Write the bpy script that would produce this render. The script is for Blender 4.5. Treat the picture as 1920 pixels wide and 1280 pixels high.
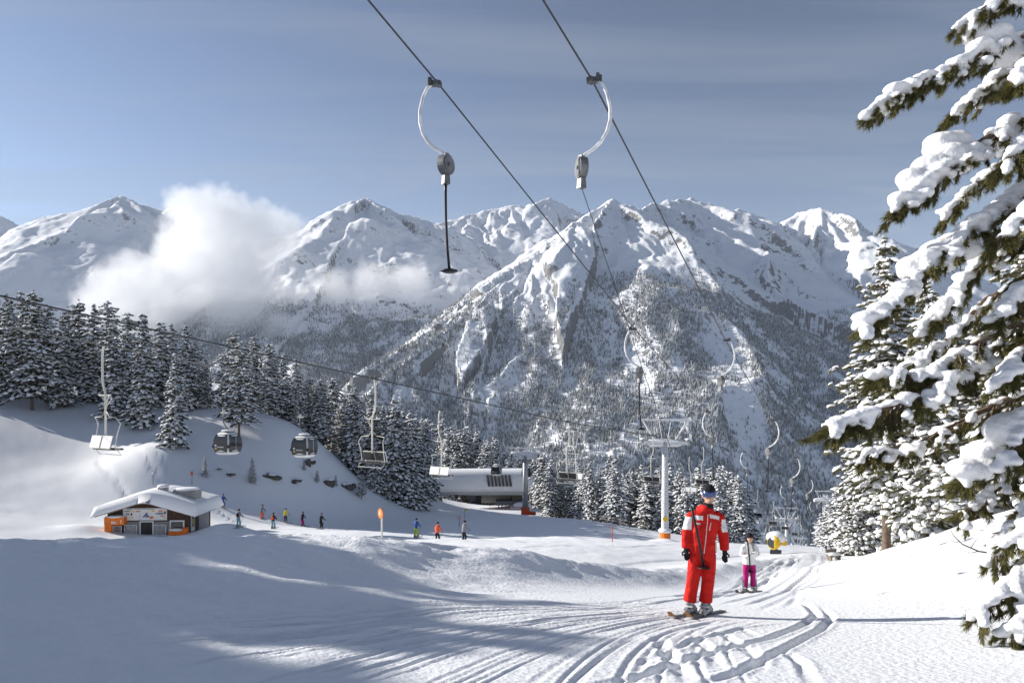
import bpy, bmesh, math, random
import numpy as np
from mathutils import Vector, Matrix

sc = bpy.context.scene
for _o in list(bpy.data.objects):
    bpy.data.objects.remove(_o, do_unlink=True)
col = sc.collection
R = math.radians
random.seed(7)

# ---------------------------------------------------------------- camera, sky, sun, exposure
F, CX, HZ = 1400.0, 960.0, 760.0          # focal length in photo pixels, centre column, horizon row
cam_d = bpy.data.cameras.new('camera'); cam = bpy.data.objects.new('camera', cam_d); col.objects.link(cam)
cam_d.sensor_width = 36.0; cam_d.lens = 36.0 * F / 1920.0
cam_d.shift_y = (HZ - 640.0) / 1920.0     # a level camera with the lens shifted up: verticals stay vertical
cam_d.clip_start = 0.1; cam_d.clip_end = 60000.0
cam.location = (0, 0, 0); cam.rotation_euler = (R(90), 0, 0)
sc.camera = cam

SUN_EL = 25.0
SUN_DIR = Vector((-math.cos(R(SUN_EL)), 0.30, math.sin(R(SUN_EL)))).normalized()   # towards the sun
world = bpy.data.worlds.new('World'); sc.world = world; world.use_nodes = True
wn, wl = world.node_tree.nodes, world.node_tree.links
wn.clear()
w_out = wn.new('ShaderNodeOutputWorld'); w_bg = wn.new('ShaderNodeBackground')
w_sky = wn.new('ShaderNodeTexSky'); w_sky.sky_type = 'NISHITA'; w_sky.sun_disc = False
w_sky.sun_elevation = R(SUN_EL); w_sky.sun_rotation = math.atan2(SUN_DIR.x, SUN_DIR.y)
w_sky.altitude = 2000.0; w_sky.air_density = 1.0; w_sky.dust_density = 0.6; w_sky.ozone_density = 1.0
w_hs = wn.new('ShaderNodeHueSaturation'); w_hs.inputs['Saturation'].default_value = 0.74
wl.new(w_sky.outputs[0], w_hs.inputs['Color'])
# thin high cirrus streaks, laid on a flat layer far above
w_tc = wn.new('ShaderNodeTexCoord'); w_sep = wn.new('ShaderNodeSeparateXYZ'); wl.new(w_tc.outputs['Generated'], w_sep.inputs[0])
w_z = wn.new('ShaderNodeMath'); w_z.operation = 'MAXIMUM'; w_z.inputs[1].default_value = 0.06; wl.new(w_sep.outputs['Z'], w_z.inputs[0])
w_dx = wn.new('ShaderNodeMath'); w_dx.operation = 'DIVIDE'; wl.new(w_sep.outputs['X'], w_dx.inputs[0]); wl.new(w_z.outputs[0], w_dx.inputs[1])
w_dy = wn.new('ShaderNodeMath'); w_dy.operation = 'DIVIDE'; wl.new(w_sep.outputs['Y'], w_dy.inputs[0]); wl.new(w_z.outputs[0], w_dy.inputs[1])
w_cm = wn.new('ShaderNodeCombineXYZ'); wl.new(w_dx.outputs[0], w_cm.inputs[0]); wl.new(w_dy.outputs[0], w_cm.inputs[1])
w_mp = wn.new('ShaderNodeMapping'); w_mp.inputs['Rotation'].default_value = (0, 0, R(12)); w_mp.inputs['Scale'].default_value = (0.35, 1.5, 1.0)
wl.new(w_cm.outputs[0], w_mp.inputs[0])
w_no = wn.new('ShaderNodeTexNoise'); w_no.inputs['Scale'].default_value = 1.3; w_no.inputs['Detail'].default_value = 9.0
w_no.inputs['Roughness'].default_value = 0.6; w_no.inputs['Distortion'].default_value = 0.7; wl.new(w_mp.outputs[0], w_no.inputs['Vector'])
w_rp = wn.new('ShaderNodeMapRange'); w_rp.inputs['From Min'].default_value = 0.44; w_rp.inputs['From Max'].default_value = 0.78
w_rp.inputs['To Min'].default_value = 0.0; w_rp.inputs['To Max'].default_value = 0.4; wl.new(w_no.outputs['Fac'], w_rp.inputs['Value'])
w_z2 = wn.new('ShaderNodeMath'); w_z2.operation = 'POWER'; w_z2.inputs[1].default_value = -2.0; wl.new(w_z.outputs[0], w_z2.inputs[0])   # a thin veil, denser towards the horizon
w_vl = wn.new('ShaderNodeMath'); w_vl.operation = 'MULTIPLY_ADD'; w_vl.use_clamp = True; w_vl.inputs[1].default_value = 0.011; wl.new(w_z2.outputs[0], w_vl.inputs[0])
w_mx = wn.new('ShaderNodeMixRGB'); w_mx.blend_type = 'MIX'; w_mx.inputs['Color2'].default_value = (2.5, 2.8, 3.2, 1)
wl.new(w_rp.outputs[0], w_vl.inputs[2]); wl.new(w_vl.outputs[0], w_mx.inputs['Fac']); 
w_s1 = wn.new('ShaderNodeVectorMath'); w_s1.operation = 'SCALE'; w_s1.inputs['Scale'].default_value = .125; wl.new(w_hs.outputs[0], w_s1.inputs[0])
w_gm = wn.new('ShaderNodeGamma'); w_gm.inputs['Gamma'].default_value = 1.5; wl.new(w_s1.outputs[0], w_gm.inputs['Color'])     # the clear, contrasty sky of high altitude
w_s2 = wn.new('ShaderNodeVectorMath'); w_s2.operation = 'SCALE'; w_s2.inputs['Scale'].default_value = 8.0; wl.new(w_gm.outputs[0], w_s2.inputs[0])
wl.new(w_s2.outputs[0], w_mx.inputs['Color1'])
wl.new(w_mx.outputs[0], w_bg.inputs['Color']); w_bg.inputs['Strength'].default_value = 0.088
wl.new(w_bg.outputs[0], w_out.inputs['Surface'])

sun_d = bpy.data.lights.new('sun', 'SUN'); sun = bpy.data.objects.new('sun', sun_d); col.objects.link(sun)
sun_d.energy = 4.2; sun_d.angle = R(0.5); sun_d.color = (1.0, 0.955, 0.89)
sun.rotation_euler = SUN_DIR.to_track_quat('Z', 'Y').to_euler()

sc.view_settings.view_transform = 'Standard'; sc.view_settings.look = 'None'
sc.view_settings.exposure = 0.85; sc.view_settings.gamma = 1.0; sc.view_settings.use_curve_mapping = False
sc.render.engine = 'CYCLES'
sc.cycles.use_denoising = True
sc.cycles.max_bounces = 26; sc.cycles.diffuse_bounces = 3; sc.cycles.glossy_bounces = 2; sc.cycles.transmission_bounces = 4
sc.cycles.volume_bounces = 24; sc.cycles.transparent_max_bounces = 6

# ---------------------------------------------------------------- helpers
def W(px, py, d):
    return Vector(((px - CX) / F * d, d, (HZ - py) / F * d))

def mat(name, c, rough=0.6, metal=0.0, var=0.15, scale=6.0, bump=0.0, bscale=40.0, spec=0.3, c2=None):
    m = bpy.data.materials.new(name); m.use_nodes = True
    n, l = m.node_tree.nodes, m.node_tree.links
    b = n['Principled BSDF']; b.inputs['Roughness'].default_value = rough; b.inputs['Metallic'].default_value = metal
    b.inputs['Specular IOR Level'].default_value = spec
    tc = n.new('ShaderNodeTexCoord'); no = n.new('ShaderNodeTexNoise')
    no.inputs['Scale'].default_value = scale; no.inputs['Detail'].default_value = 5.0
    l.new(tc.outputs['Object'], no.inputs['Vector'])
    rp = n.new('ShaderNodeValToRGB'); rp.color_ramp.elements[0].position = 0.3; rp.color_ramp.elements[1].position = 0.7
    lo = tuple(max(0, x * (1 - var)) for x in c); hi = tuple(min(1, x * (1 + var)) for x in (c2 or c))
    rp.color_ramp.elements[0].color = (*lo, 1); rp.color_ramp.elements[1].color = (*hi, 1)
    l.new(no.outputs['Fac'], rp.inputs['Fac']); l.new(rp.outputs[0], b.inputs['Base Color'])
    if bump:
        n2 = n.new('ShaderNodeTexNoise'); n2.inputs['Scale'].default_value = bscale; n2.inputs['Detail'].default_value = 6.0
        l.new(tc.outputs['Object'], n2.inputs['Vector'])
        bp = n.new('ShaderNodeBump'); bp.inputs['Strength'].default_value = bump; bp.inputs['Distance'].default_value = 0.05
        l.new(n2.outputs['Fac'], bp.inputs['Height']); l.new(bp.outputs[0], b.inputs['Normal'])
    return m

M = {}
M['snow'] = mat('snow', (.84, .85, .87), .55, var=.02, bump=.5, bscale=14, spec=.25)
M['snow_load'] = mat('snow_load', (.86, .865, .88), .6, var=.02, bump=.5, bscale=17, spec=.2)
M['needle'] = mat('needle', (.060, .065, .046), .7, var=.45, scale=1.2, spec=.15)
M['needle_mid'] = mat('needle_mid', (.10, .098, .05), .7, var=.4, scale=2, spec=.15)
M['needle_near'] = mat('needle_near', (.125, .115, .038), .6, var=.5, scale=5, spec=.25)
M['bark'] = mat('bark', (.16, .115, .085), .9, var=.4, scale=9, bump=.9, bscale=18)
M['frost'] = mat('frosted_steel', (.62, .63, .64), .55, var=.25, scale=7, c2=(.8, .81, .82))
M['steel'] = mat('galvanised_steel', (.36, .37, .38), .42, metal=.6, var=.18, scale=5)
M['box_steel'] = mat('worn_spring_box_steel', (.2, .2, .2), .45, metal=.5, var=.3, scale=12)
M['dsteel'] = mat('dark_steel', (.10, .105, .11), .5, metal=.5, var=.25, scale=8)
M['lrope'] = mat('pale_rope', (.2, .2, .195), .6, metal=.2, var=.2, scale=30)  # paler grey than the other rope
M['rope'] = mat('steel_rope', (.07, .07, .072), .55, metal=.4, var=.2, scale=30)
M['black'] = mat('black_plastic', (.016, .016, .018), .45, var=.3, scale=10)
M['cream'] = mat('cream_paint', (.66, .64, .57), .5, var=.12, scale=4)
M['white'] = mat('white_paint', (.76, .76, .75), .5, var=.06, scale=5)
M['glass'] = mat('dark_glass', (.035, .038, .042), .12, var=.2, scale=3, spec=.6)
M['orange'] = mat('orange_pad', (.80, .20, .025), .6, var=.12, scale=5)
M['redpad'] = mat('red_pad', (.62, .085, .03), .6, var=.15, scale=5)
M['yellow'] = mat('yellow_paint', (.78, .5, .02), .45, var=.1, scale=6)
M['wood'] = mat('brown_wood', (.085, .052, .034), .8, var=.35, scale=6, bump=.4, bscale=20)
M['greywood'] = mat('grey_wood', (.2, .17, .14), .85, var=.3, scale=7, bump=.4, bscale=20)
M['greypanel'] = mat('grey_panel', (.26, .26, .265), .7, var=.12, scale=4)
M['charcoal'] = mat('charcoal_panel', (.03, .031, .033), .55, var=.2, scale=5)
M['concrete'] = mat('concrete', (.33, .325, .31), .85, var=.15, scale=3)
M['rock'] = mat('rock', (.12, .11, .095), .9, var=.5, scale=3, bump=.8, bscale=8)
M['navy_box'] = mat('navy_box', (.03, .035, .07), .5)
M['skin'] = mat('skin', (.55, .33, .24), .5, var=.08, scale=12)
M['blue'] = mat('blue_cloth', (.03, .09, .3), .7, var=.2)
M['violet'] = mat('violet_print', (.16, .15, .34), .6, var=.2)
M['green'] = mat('green_print', (.3, .45, .05), .6, var=.2)

def N(v): return np.asarray(v, dtype=np.float64)

class MB:
    """collects shapes; build() links them as one mesh object"""
    def __init__(self): self.v, self.f, self.m, self.n = [], [], [], 0
    def add(self, vs, fs, mi=0):
        b = self.n
        self.v.extend(tuple(p) for p in vs); self.n += len(vs)
        self.f.extend(tuple(b + i for i in q) for q in fs); self.m.extend([mi] * len(fs)); return self
    def box(self, c, s, rz=0.0, mi=0, taper=1.0, rx=0.0):
        hx, hy, hz = s[0] / 2, s[1] / 2, s[2] / 2
        mt = Matrix.Translation(Vector(c)) @ Matrix.Rotation(rz, 4, 'Z') @ Matrix.Rotation(rx, 4, 'X')
        vs = []
        for z, k in ((-hz, 1.0), (hz, taper)):
            for x, y in ((-hx, -hy), (hx, -hy), (hx, hy), (-hx, hy)): vs.append(mt @ Vector((x * k, y * k, z)))
        return self.add(vs, [(3, 2, 1, 0), (4, 5, 6, 7), (0, 1, 5, 4), (1, 2, 6, 5), (2, 3, 7, 6), (3, 0, 4, 7)], mi)
    def tube(self, pts, r, n=8, mi=0, caps=True, flat=None):
        """r: radius, list of radii or list of (ru, rv); u lies as near world X as it can"""
        pts = [Vector(p) for p in pts]; k = len(pts)
        if not isinstance(r, (list, tuple)): r = [r] * k
        vs, fs = [], []
        for i, p in enumerate(pts):
            t = (pts[min(i + 1, k - 1)] - pts[max(i - 1, 0)])
            t = t.normalized() if t.length > 1e-9 else Vector((0, 0, 1))
            ref = Vector((1, 0, 0)) if abs(t.x) < .9 else Vector((0, 0, 1))
            u = (ref - t * ref.dot(t)).normalized(); w = t.cross(u)
            ru, rv = r[i] if isinstance(r[i], (list, tuple)) else (r[i], r[i])
            for j in range(n):
                a = 2 * math.pi * j / n
                vs.append(p + u * (math.cos(a) * ru) + w * (math.sin(a) * rv))
        for i in range(k - 1):
            for j in range(n):
                j2 = (j + 1) % n
                fs.append((i * n + j, i * n + j2, (i + 1) * n + j2, (i + 1) * n + j))
        if caps:
            fs.append(tuple(reversed(range(n)))); fs.append(tuple((k - 1) * n + j for j in range(n)))
        return self.add(vs, fs, mi)
    def ell(self, c, s, mi=0, nu=12, nv=8, rot=None):
        vs, fs = [], []
        c = Vector(c)
        for i in range(1, nv):
            ph = math.pi * i / nv
            for j in range(nu):
                a = 2 * math.pi * j / nu
                p = Vector((s[0] * math.sin(ph) * math.cos(a), s[1] * math.sin(ph) * math.sin(a), s[2] * math.cos(ph)))
                vs.append(c + (rot @ p if rot else p))
        top = len(vs); p = Vector((0, 0, s[2])); vs.append(c + (rot @ p if rot else p)); vs.append(c - (rot @ p if rot else p))
        for i in range(nv - 2):
            for j in range(nu):
                j2 = (j + 1) % nu
                fs.append((i * nu + j, (i + 1) * nu + j, (i + 1) * nu + j2, i * nu + j2))
        for j in range(nu):
            j2 = (j + 1) % nu
            fs.append((top, j, j2)); fs.append((top + 1, (nv - 2) * nu + j2, (nv - 2) * nu + j))
        return self.add(vs, fs, mi)
    def disc(self, c, axis, r, h, n=20, mi=0):
        a = Vector(axis).normalized(); c = Vector(c)
        return self.tube([c - a * h / 2, c + a * h / 2], r, n, mi)
    def mesh(self, name, mats, smooth=False):
        me = bpy.data.meshes.new(name); me.from_pydata(self.v, [], self.f)
        for m in (mats if isinstance(mats, (list, tuple)) else [mats]): me.materials.append(m)
        me.polygons.foreach_set('material_index', self.m)
        me.polygons.foreach_set('use_smooth', [smooth] * len(me.polygons)); me.update()
        return me
    def build(self, name, mats, parent=None, smooth=False, loc=None):
        o = bpy.data.objects.new(name, self.mesh(name, mats, smooth)); col.objects.link(o)
        if parent is not None: o.parent = parent
        if loc is not None: o.location = loc
        return o

def tag(o, label=None, cat=None, group=None, kind=None):
    if label: o['label'] = label
    if cat: o['category'] = cat
    if group: o['group'] = group
    if kind: o['kind'] = kind
    return o
def thing(name, label, cat, loc=(0, 0, 0), rz=0.0, group=None):
    o = bpy.data.objects.new(name, None); col.objects.link(o); o.empty_display_size = .2
    o.location = loc; o.rotation_euler = (0, 0, rz); return tag(o, label, cat, group)
def dup(root, loc, rz=0.0, label=None, scale=None):
    r = root.copy(); col.objects.link(r); r.location = loc; r.rotation_euler = (0, 0, rz)
    if scale is not None: r.scale = scale if isinstance(scale, (list, tuple)) else (scale,) * 3
    if label: r['label'] = label
    for ch in list(root.children):
        c = ch.copy(); col.objects.link(c); c.parent = r
        for g in list(ch.children):
            d = g.copy(); col.objects.link(d); d.parent = c
    return r
def melt(mb, voxel, mats, name, parent=None, smooth_it=4, pick=None):
    """one continuous skin over overlapping shapes: voxel remesh and smoothing, kept as plain mesh"""
    tmp = bpy.data.objects.new('tmp', mb.mesh('tmp', mats)); col.objects.link(tmp)
    rm = tmp.modifiers.new('r', 'REMESH'); rm.mode = 'VOXEL'; rm.voxel_size = voxel
    if smooth_it:
        sm = tmp.modifiers.new('s', 'SMOOTH'); sm.factor = .5; sm.iterations = smooth_it
    dg = bpy.context.evaluated_depsgraph_get(); dg.update()
    me = bpy.data.meshes.new_from_object(tmp.evaluated_get(dg)); me.name = name
    bpy.data.objects.remove(tmp, do_unlink=True)
    me.materials.clear()
    for m in (mats if isinstance(mats, (list, tuple)) else [mats]): me.materials.append(m)
    me.polygons.foreach_set('use_smooth', [True] * len(me.polygons))
    me.polygons.foreach_set('material_index', [pick(p.center, p.normal) if pick else 0 for p in me.polygons])
    o = bpy.data.objects.new(name, me); col.objects.link(o)
    if parent is not None: o.parent = parent
    return o

def hash2(ix, iy, seed):
    h = (ix.astype(np.int64) * 374761393 + iy.astype(np.int64) * 668265263 + seed * 974634541) & 0xffffffff
    h = ((h ^ (h >> 13)) * 1274126177) & 0xffffffff
    return ((h ^ (h >> 16)) & 0xffff) / 65535.0
def vnoise(x, y, seed=0):
    ix, iy = np.floor(x), np.floor(y); fx, fy = x - ix, y - iy
    ux, uy = fx * fx * fx * (fx * (fx * 6 - 15) + 10), fy * fy * fy * (fy * (fy * 6 - 15) + 10)
    a, b = hash2(ix, iy, seed), hash2(ix + 1, iy, seed); c, d = hash2(ix, iy + 1, seed), hash2(ix + 1, iy + 1, seed)
    return (a + (b - a) * ux) * (1 - uy) + (c + (d - c) * ux) * uy
def fbm(x, y, oct=4, seed=0, gain=.5):
    s, a, t = 0, 1.0, 0
    for o in range(oct):
        s = s + a * (vnoise(x, y, seed + o * 17) - .5); t += a; a *= gain
        x, y = x * 2.03 + 13.7, y * 2.03 - 7.1
    return s / t * 2
def ridged(x, y, oct=4, seed=0):
    s, a, t = 0, 1.0, 0
    for o in range(oct):
        s = s + a * (1 - np.abs(2 * vnoise(x, y, seed + o * 31) - 1)); t += a; a *= .5
        x, y = x * 2.1 + 3.3, y * 2.1 + 9.2
    return s / t

# ---------------------------------------------------------------- the ski slope (one sheet of snow)
CP = [W(*p) for p in [
    (960,1280,6.0),(0,1280,5.6),(400,1280,5.8),(1400,1280,6.0),(1900,1280,6.5),(1310,1140,11),(1400,1130,18.5),(900,1180,9),
    (700,1150,9.5),(900,1110,13),(1100,1120,14),(1100,1100,17.5),(1250,1095,20),(1400,1096,24),(1545,1050,40),(1560,1038,48),
    (200,1150,9),(0,1120,9.5),(450,1110,11),
    (1600,1150,12),(1600,1085,22),(1700,1100,14),(1760,1060,17),(1900,1230,8),(1850,1120,11),(1900,1000,16),(1800,1000,22),
    (1760,985,27),(1665,1040,32),(1735,1015,30),(1900,960,28),(1600,1060,30),(2100,1000,14),(2200,900,30),(1600,1045,45),
    (960,1035,32),(1000,1020,45),(1100,1030,35),(1100,1005,60),(1200,1020,60),(1300,1030,45),(1440,1032,50),(1455,1034,56),
    (1400,1020,62),(1530,1035,58),(700,1012,45),(700,1000,70),(447,988,78),(490,972,90),(600,992,82),(418,950,90),(780,1006,85),
    (870,1022,85),(290,1003,70),(0,1000,60),(100,985,70),(0,930,80),(200,930,85),(0,850,95),(200,860,98),(400,880,100),
    (100,775,112),(0,745,115),(330,830,98),(250,800,108),(450,800,108),(370,765,116),(560,800,116),(500,870,100),(520,940,98),
    (640,900,112),(600,845,113),(640,960,105),(720,930,125),(800,955,130),(700,985,100),(900,955,150),(850,950,165),(985,965,135),
    (985,990,105),(1100,975,120),(1150,990,110),(1247,1022,96.5),(1290,1005,112),(1200,1000,105),(1000,945,170)]]
CP += [Vector(p) for p in [
    (0,0,-1.7),(0,-6,-1.2),(-8,0,-1.6),(8,0,-1.5),(-14,-4,-1.0),(14,-3,-.8),(0,-40,6),(-40,-30,6),(40,-30,6),
    (-14,25,-5.2),(-20,40,-8.6),(-6,30,-6.6),(-30,55,-11.2),(-10,60,-11.5),
    (-100,115,5),(-120,80,8),(-110,150,5),(-70,150,0),(-40,165,-8),(-20,200,-26),(10,235,-36),(40,160,-32),(75,205,-44),(90,150,-37),
    (60,100,-24),(45,75,-15.5),(30,130,-25),(100,100,-28),(60,60,-14),(50,40,-9),(40,20,-3),(100,40,-12),(150,200,-62),(0,300,-62),
    (-100,300,-25),(-160,200,4),(-62,50,-3),(-50,25,-1),(-40,5,1),(-95,40,6),(0,430,-105),(200,400,-125),(-200,400,-40),(-300,100,40),
    (300,100,-70),(-250,-100,40),(200,-100,10)]]
cpx, cpy, cpz = (N([p[i] for p in CP]) for i in range(3))
MQ = 7.0
_K = np.sqrt((cpx[:, None] - cpx) ** 2 + (cpy[:, None] - cpy) ** 2 + MQ * MQ)
_P = np.stack([np.ones_like(cpx), cpx, cpy], 1)
_A = np.block([[_K - .35 * np.eye(len(cpx)), _P], [_P.T, np.zeros((3, 3))]])
_c = np.linalg.solve(_A, np.concatenate([cpz, np.zeros(3)]))
def base_h(x, y):
    x, y = np.atleast_1d(N(x)), np.atleast_1d(N(y)); out = _c[-3] + _c[-2] * x + _c[-1] * y
    for i in range(len(cpx)): out = out + _c[i] * np.sqrt((x - cpx[i]) ** 2 + (y - cpy[i]) ** 2 + MQ * MQ)
    return out

def seg_dist(x, y, poly):
    """distance to a polyline, the running parameter of the nearest point, and the side it lies on"""
    best = np.full(x.shape, 1e9); par = np.zeros(x.shape); side = np.zeros(x.shape)
    for i in range(len(poly) - 1):
        ax, ay, bx, by = poly[i][0], poly[i][1], poly[i + 1][0], poly[i + 1][1]
        dx, dy = bx - ax, by - ay; L = dx * dx + dy * dy + 1e-12
        t = np.clip(((x - ax) * dx + (y - ay) * dy) / L, 0, 1)
        d = np.hypot(x - ax - t * dx, y - ay - t * dy); k = d < best
        best = np.where(k, d, best); par = np.where(k, i + t, par)
        side = np.where(k, np.sign(dx * (y - ay) - dy * (x - ax)), side)
    return best, par, side

BANK = [W(*p) for p in [(-700,1015,12.5),(-250,1012,12.5),(0,1014,12.5),(200,1014,13),(400,1009,14),(560,1003,15.5),(700,1008,16.5),(850,1022,17.8),(1000,1043,19.5),
                        (1100,1059,21),(1200,1067,23),(1300,1064,26),(1400,1054,31),(1480,1046,37),(1530,1041,43)]]
bank_amp = np.maximum(N([p.z for p in BANK]) - base_h([p.x for p in BANK], [p.y for p in BANK]), .25)
bank_in = N([4.5, 4.5, 4.5, 4.2, 3.6, 3.0, 2.4, 1.9, 1.5, 1.2, 1.1, 1.1, 1.2, 1.3, 1.3])
MOUNDS = []          # (x, y, height, radius) snow heaped round things
def slope_h(x, y):
    x, y = np.atleast_1d(N(x)), np.atleast_1d(N(y)); z = base_h(x, y); r = np.hypot(x, y)
    near = r < 60
    d, t, s = seg_dist(x[near], y[near], BANK)
    amp = np.interp(t, range(len(BANK)), bank_amp); wi = np.interp(t, range(len(BANK)), bank_in)
    xn, yn = x[near], y[near]
    lump = fbm(xn / 1.3, yn / 1.3, 4, 5); big = fbm(xn / 4.5, yn / 4.5, 3, 9)
    w = np.where(s < 0, wi, 2.2) * (1 + .25 * big)
    prof = np.exp(-(d / w) ** 2 * 1.1)
    zz = amp * prof * (1 + .08 * lump + .14 * big * (s < 0))
    zz += .08 * lump * np.exp(-(d / 1.7) ** 2) * (s < 0) + .06 * np.abs(fbm(xn / .5, yn / .5, 3, 21)) * np.exp(-(d / 1.0) ** 2)
    # loose, wind-worked snow on the shaded side
    left = 1 / (1 + np.exp((xn + 1.2 - .18 * (yn - 6)) / .8)) * (s < 0)
    zz += left * (.10 * fbm(xn / 2.6, yn / 1.7, 4, 33) + .03 * fbm(xn / .5, yn / .4, 3, 37))
    # churned snow beyond the bank
    out = (s > 0) * np.clip((d - 2) / 4, 0, 1) * (yn > 10)
    zz += out * (.09 * np.abs(fbm(xn / 2.2, yn / 1.6, 4, 41)) + .03 * fbm(xn / .8, yn / .6, 2, 42))
    # wind-rolled snow on the right-hand bank
    rb = np.clip((xn - .45 * yn - 1.5) / 2, 0, 1)
    zz += rb * (.10 * fbm(xn / 3.0, yn / 3.0, 3, 51) + .012 * fbm(xn / .4, yn / .4, 3, 53))
    z[near] += zz
    z += np.clip((r - 25) / 40, 0, 1) * (.35 * fbm(x / 16, y / 16, 4, 61) + .10 * fbm(x / 3.5, y / 3.5, 3, 62))
    for mx, my, mh, mr in MOUNDS: z += mh * np.exp(-((x - mx) ** 2 + (y - my) ** 2) / mr ** 2)
    return z
def gz(x, y): return float(slope_h([x], [y])[0])
def ground_px(px, py, dmin=3.0, dmax=260.0):
    """where the line of sight through a pixel first meets the snow"""
    d = np.geomspace(dmin, dmax, 900); z = slope_h((px - CX) / F * d, d); ray = (HZ - py) / F * d
    k = np.argmax(ray <= z); d = d[k] if (ray <= z).any() else dmax
    return Vector(((px - CX) / F * d, d, gz((px - CX) / F * d, d)))

pylon_at = W(1247, 1022, 96.5)
MOUNDS += [(pylon_at.x, pylon_at.y - .5, .8, 2.6)]
hut_at = W(284, 1003, 70)
MOUNDS += [(hut_at.x + 6.8, hut_at.y + .5, 1.1, 2.6), (hut_at.x - 6.4, hut_at.y - .5, .6, 2.2)]

# ski tracks and one shadow line, as grooves with a small thrown-up rim
GROOVES = []         # polyline, half width, depth
rng = random.Random(3)
def bez(a, b, c, n=16): return [tuple((1 - t) ** 2 * p + 2 * t * (1 - t) * q + t * t * s for p, q, s in zip(a, b, c)) for t in [i / n for i in range(n + 1)]]
for i in range(22):
    k = (i + rng.uniform(-.9, .9)) / 21; o = rng.uniform(-.35, .35)
    a = (2.1 + .9 * k + o, 10.2 + 3.2 * (1 - k) + o); c = (-4.6 + 5.6 * k + o, 7.6 - 3.4 * k + rng.uniform(-.4, .4))
    b = (-.6 + 1.9 * k + o * .5, 10.4 - 1.6 * k + rng.uniform(-.3, .3))
    pl = bez(a, b, c)
    for off in (0, rng.uniform(.12, .4)): GROOVES.append(([(x + off, y + off * .4) for x, y in pl], rng.uniform(.016, .038), rng.uniform(.006, .022)))
def gpx(pts): return [ground_px(*p)[:2] for p in pts]
for pts, w_, dp in [
    ([(1090,1290),(1200,1268),(1330,1222),(1440,1197),(1505,1172),(1530,1152),(1512,1132),(1480,1128)], .055, .05),
    ([(1290,1290),(1380,1262),(1440,1232),(1490,1205),(1540,1180),(1560,1158),(1540,1138)], .055, .05),
    ([(1232,1188),(1248,1215),(1270,1248),(1300,1290)], .07, .05), ([(1296,1182),(1330,1218),(1352,1262)], .06, .042),
    ([(1336,1177),(1384,1204),(1412,1236)], .06, .038), ([(1378,1172),(1430,1199)], .055, .035), ([(1400,1204),(1428,1240),(1420,1262)], .06, .038),
    ([(1462,1215),(1500,1240),(1528,1290)], .06, .05), ([(1180,1250),(1240,1228),(1300,1200),(1400,1176),(1500,1166)], .05, .03),
    ([(1640,1118),(1668,1108),(1720,1102)], .03, .04)]:  # shadow of the tow line on the snow, shaped as a groove
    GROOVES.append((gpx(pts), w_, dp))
for i in range(16):   # the tow track running away downhill
    o = rng.uniform(-1.3, 1.5); wig = rng.uniform(0, 6)
    GROOVES.append(([(2.4 + o + .47 * (s - 11) + .10 * math.sin(s * .7 + wig), s) for s in np.linspace(11.5 + rng.uniform(0, 6), 40, 26)], rng.uniform(.04, .08), rng.uniform(.015, .04)))
for i in range(26):   # soft wind and piste lines across the right foreground
    a = (rng.uniform(2.0, 6.0), rng.uniform(4.0, 9.5)); L = rng.uniform(1.5, 4)
    GROOVES.append(([(a[0] + L * t, a[1] - .35 * L * t + .1 * t * t) for t in (0, .3, .6, 1)], rng.uniform(.03, .12), rng.uniform(.004, .012)))
for i in range(9):    # far pistes: tracks on the slope by the hut
    x0 = rng.uniform(-60, -25); GROOVES.append(([(x0 + 3.5 * t + .3 * math.sin(t * 2 + i), 100 - 4.0 * t) for t in range(0, 7)], .22, .10))
def groove_h(x, y):
    z = np.zeros(x.shape)
    for pl, w, dp in GROOVES:
        xs, ys = [p[0] for p in pl], [p[1] for p in pl]; m = 4 * w
        k = np.where((x > min(xs) - m) & (x < max(xs) + m) & (y > min(ys) - m) & (y < max(ys) + m))[0]
        if len(k) == 0: continue
        d, t, s = seg_dist(x[k], y[k], pl); q = d / w
        fade = np.clip(np.minimum(t, len(pl) - 1 - t) / 1.2, 0, 1)
        z[k] += fade * dp * (-np.exp(-q ** 4 * .9) + .3 * np.exp(-((q - 1.75) / .55) ** 2) * (.9 + .4 * fbm(x[k] * 2.3, y[k] * 2.3, 3, 3)))
    return z

az = np.concatenate([np.radians(np.linspace(-43, 43, 540)), np.radians(np.linspace(43, 317, 80)[1:-1])])
rr = np.concatenate([[.4], np.geomspace(1.2, 3.5, 22), np.geomspace(3.5, 28, 580)[1:], np.geomspace(28, 430, 200)[1:]])
NA, NR = len(az), len(rr)
gx = (rr[:, None] * np.sin(az)[None, :]).ravel(); gy = (rr[:, None] * np.cos(az)[None, :]).ravel()
g_z = slope_h(gx, gy); kk = np.hypot(gx, gy) < 110
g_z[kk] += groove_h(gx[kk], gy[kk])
def grid_mesh(name, x, y, z, nr, na, close, m, smooth=True):
    me = bpy.data.meshes.new(name); nv = nr * na
    i = np.arange(nr - 1)[:, None] * na; nc = na if close else na - 1
    j = np.arange(nc)[None, :]; j2 = (j + 1) % na
    q = np.stack([i + j, i + na + j, i + na + j2, i + j2], -1).reshape(-1, 4)
    me.vertices.add(nv); me.vertices.foreach_set('co', np.stack([x, y, z], 1).astype(np.float32).ravel())
    me.loops.add(q.size); me.loops.foreach_set('vertex_index', q.ravel().astype(np.int32))
    me.polygons.add(len(q)); me.polygons.foreach_set('loop_start', np.arange(0, q.size, 4, dtype=np.int32))
    me.polygons.foreach_set('use_smooth', np.ones(len(q), dtype=bool) if smooth else np.zeros(len(q), dtype=bool))
    me.update(calc_edges=True); me.validate(); me.materials.append(m)
    o = bpy.data.objects.new(name, me); col.objects.link(o); return o
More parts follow.
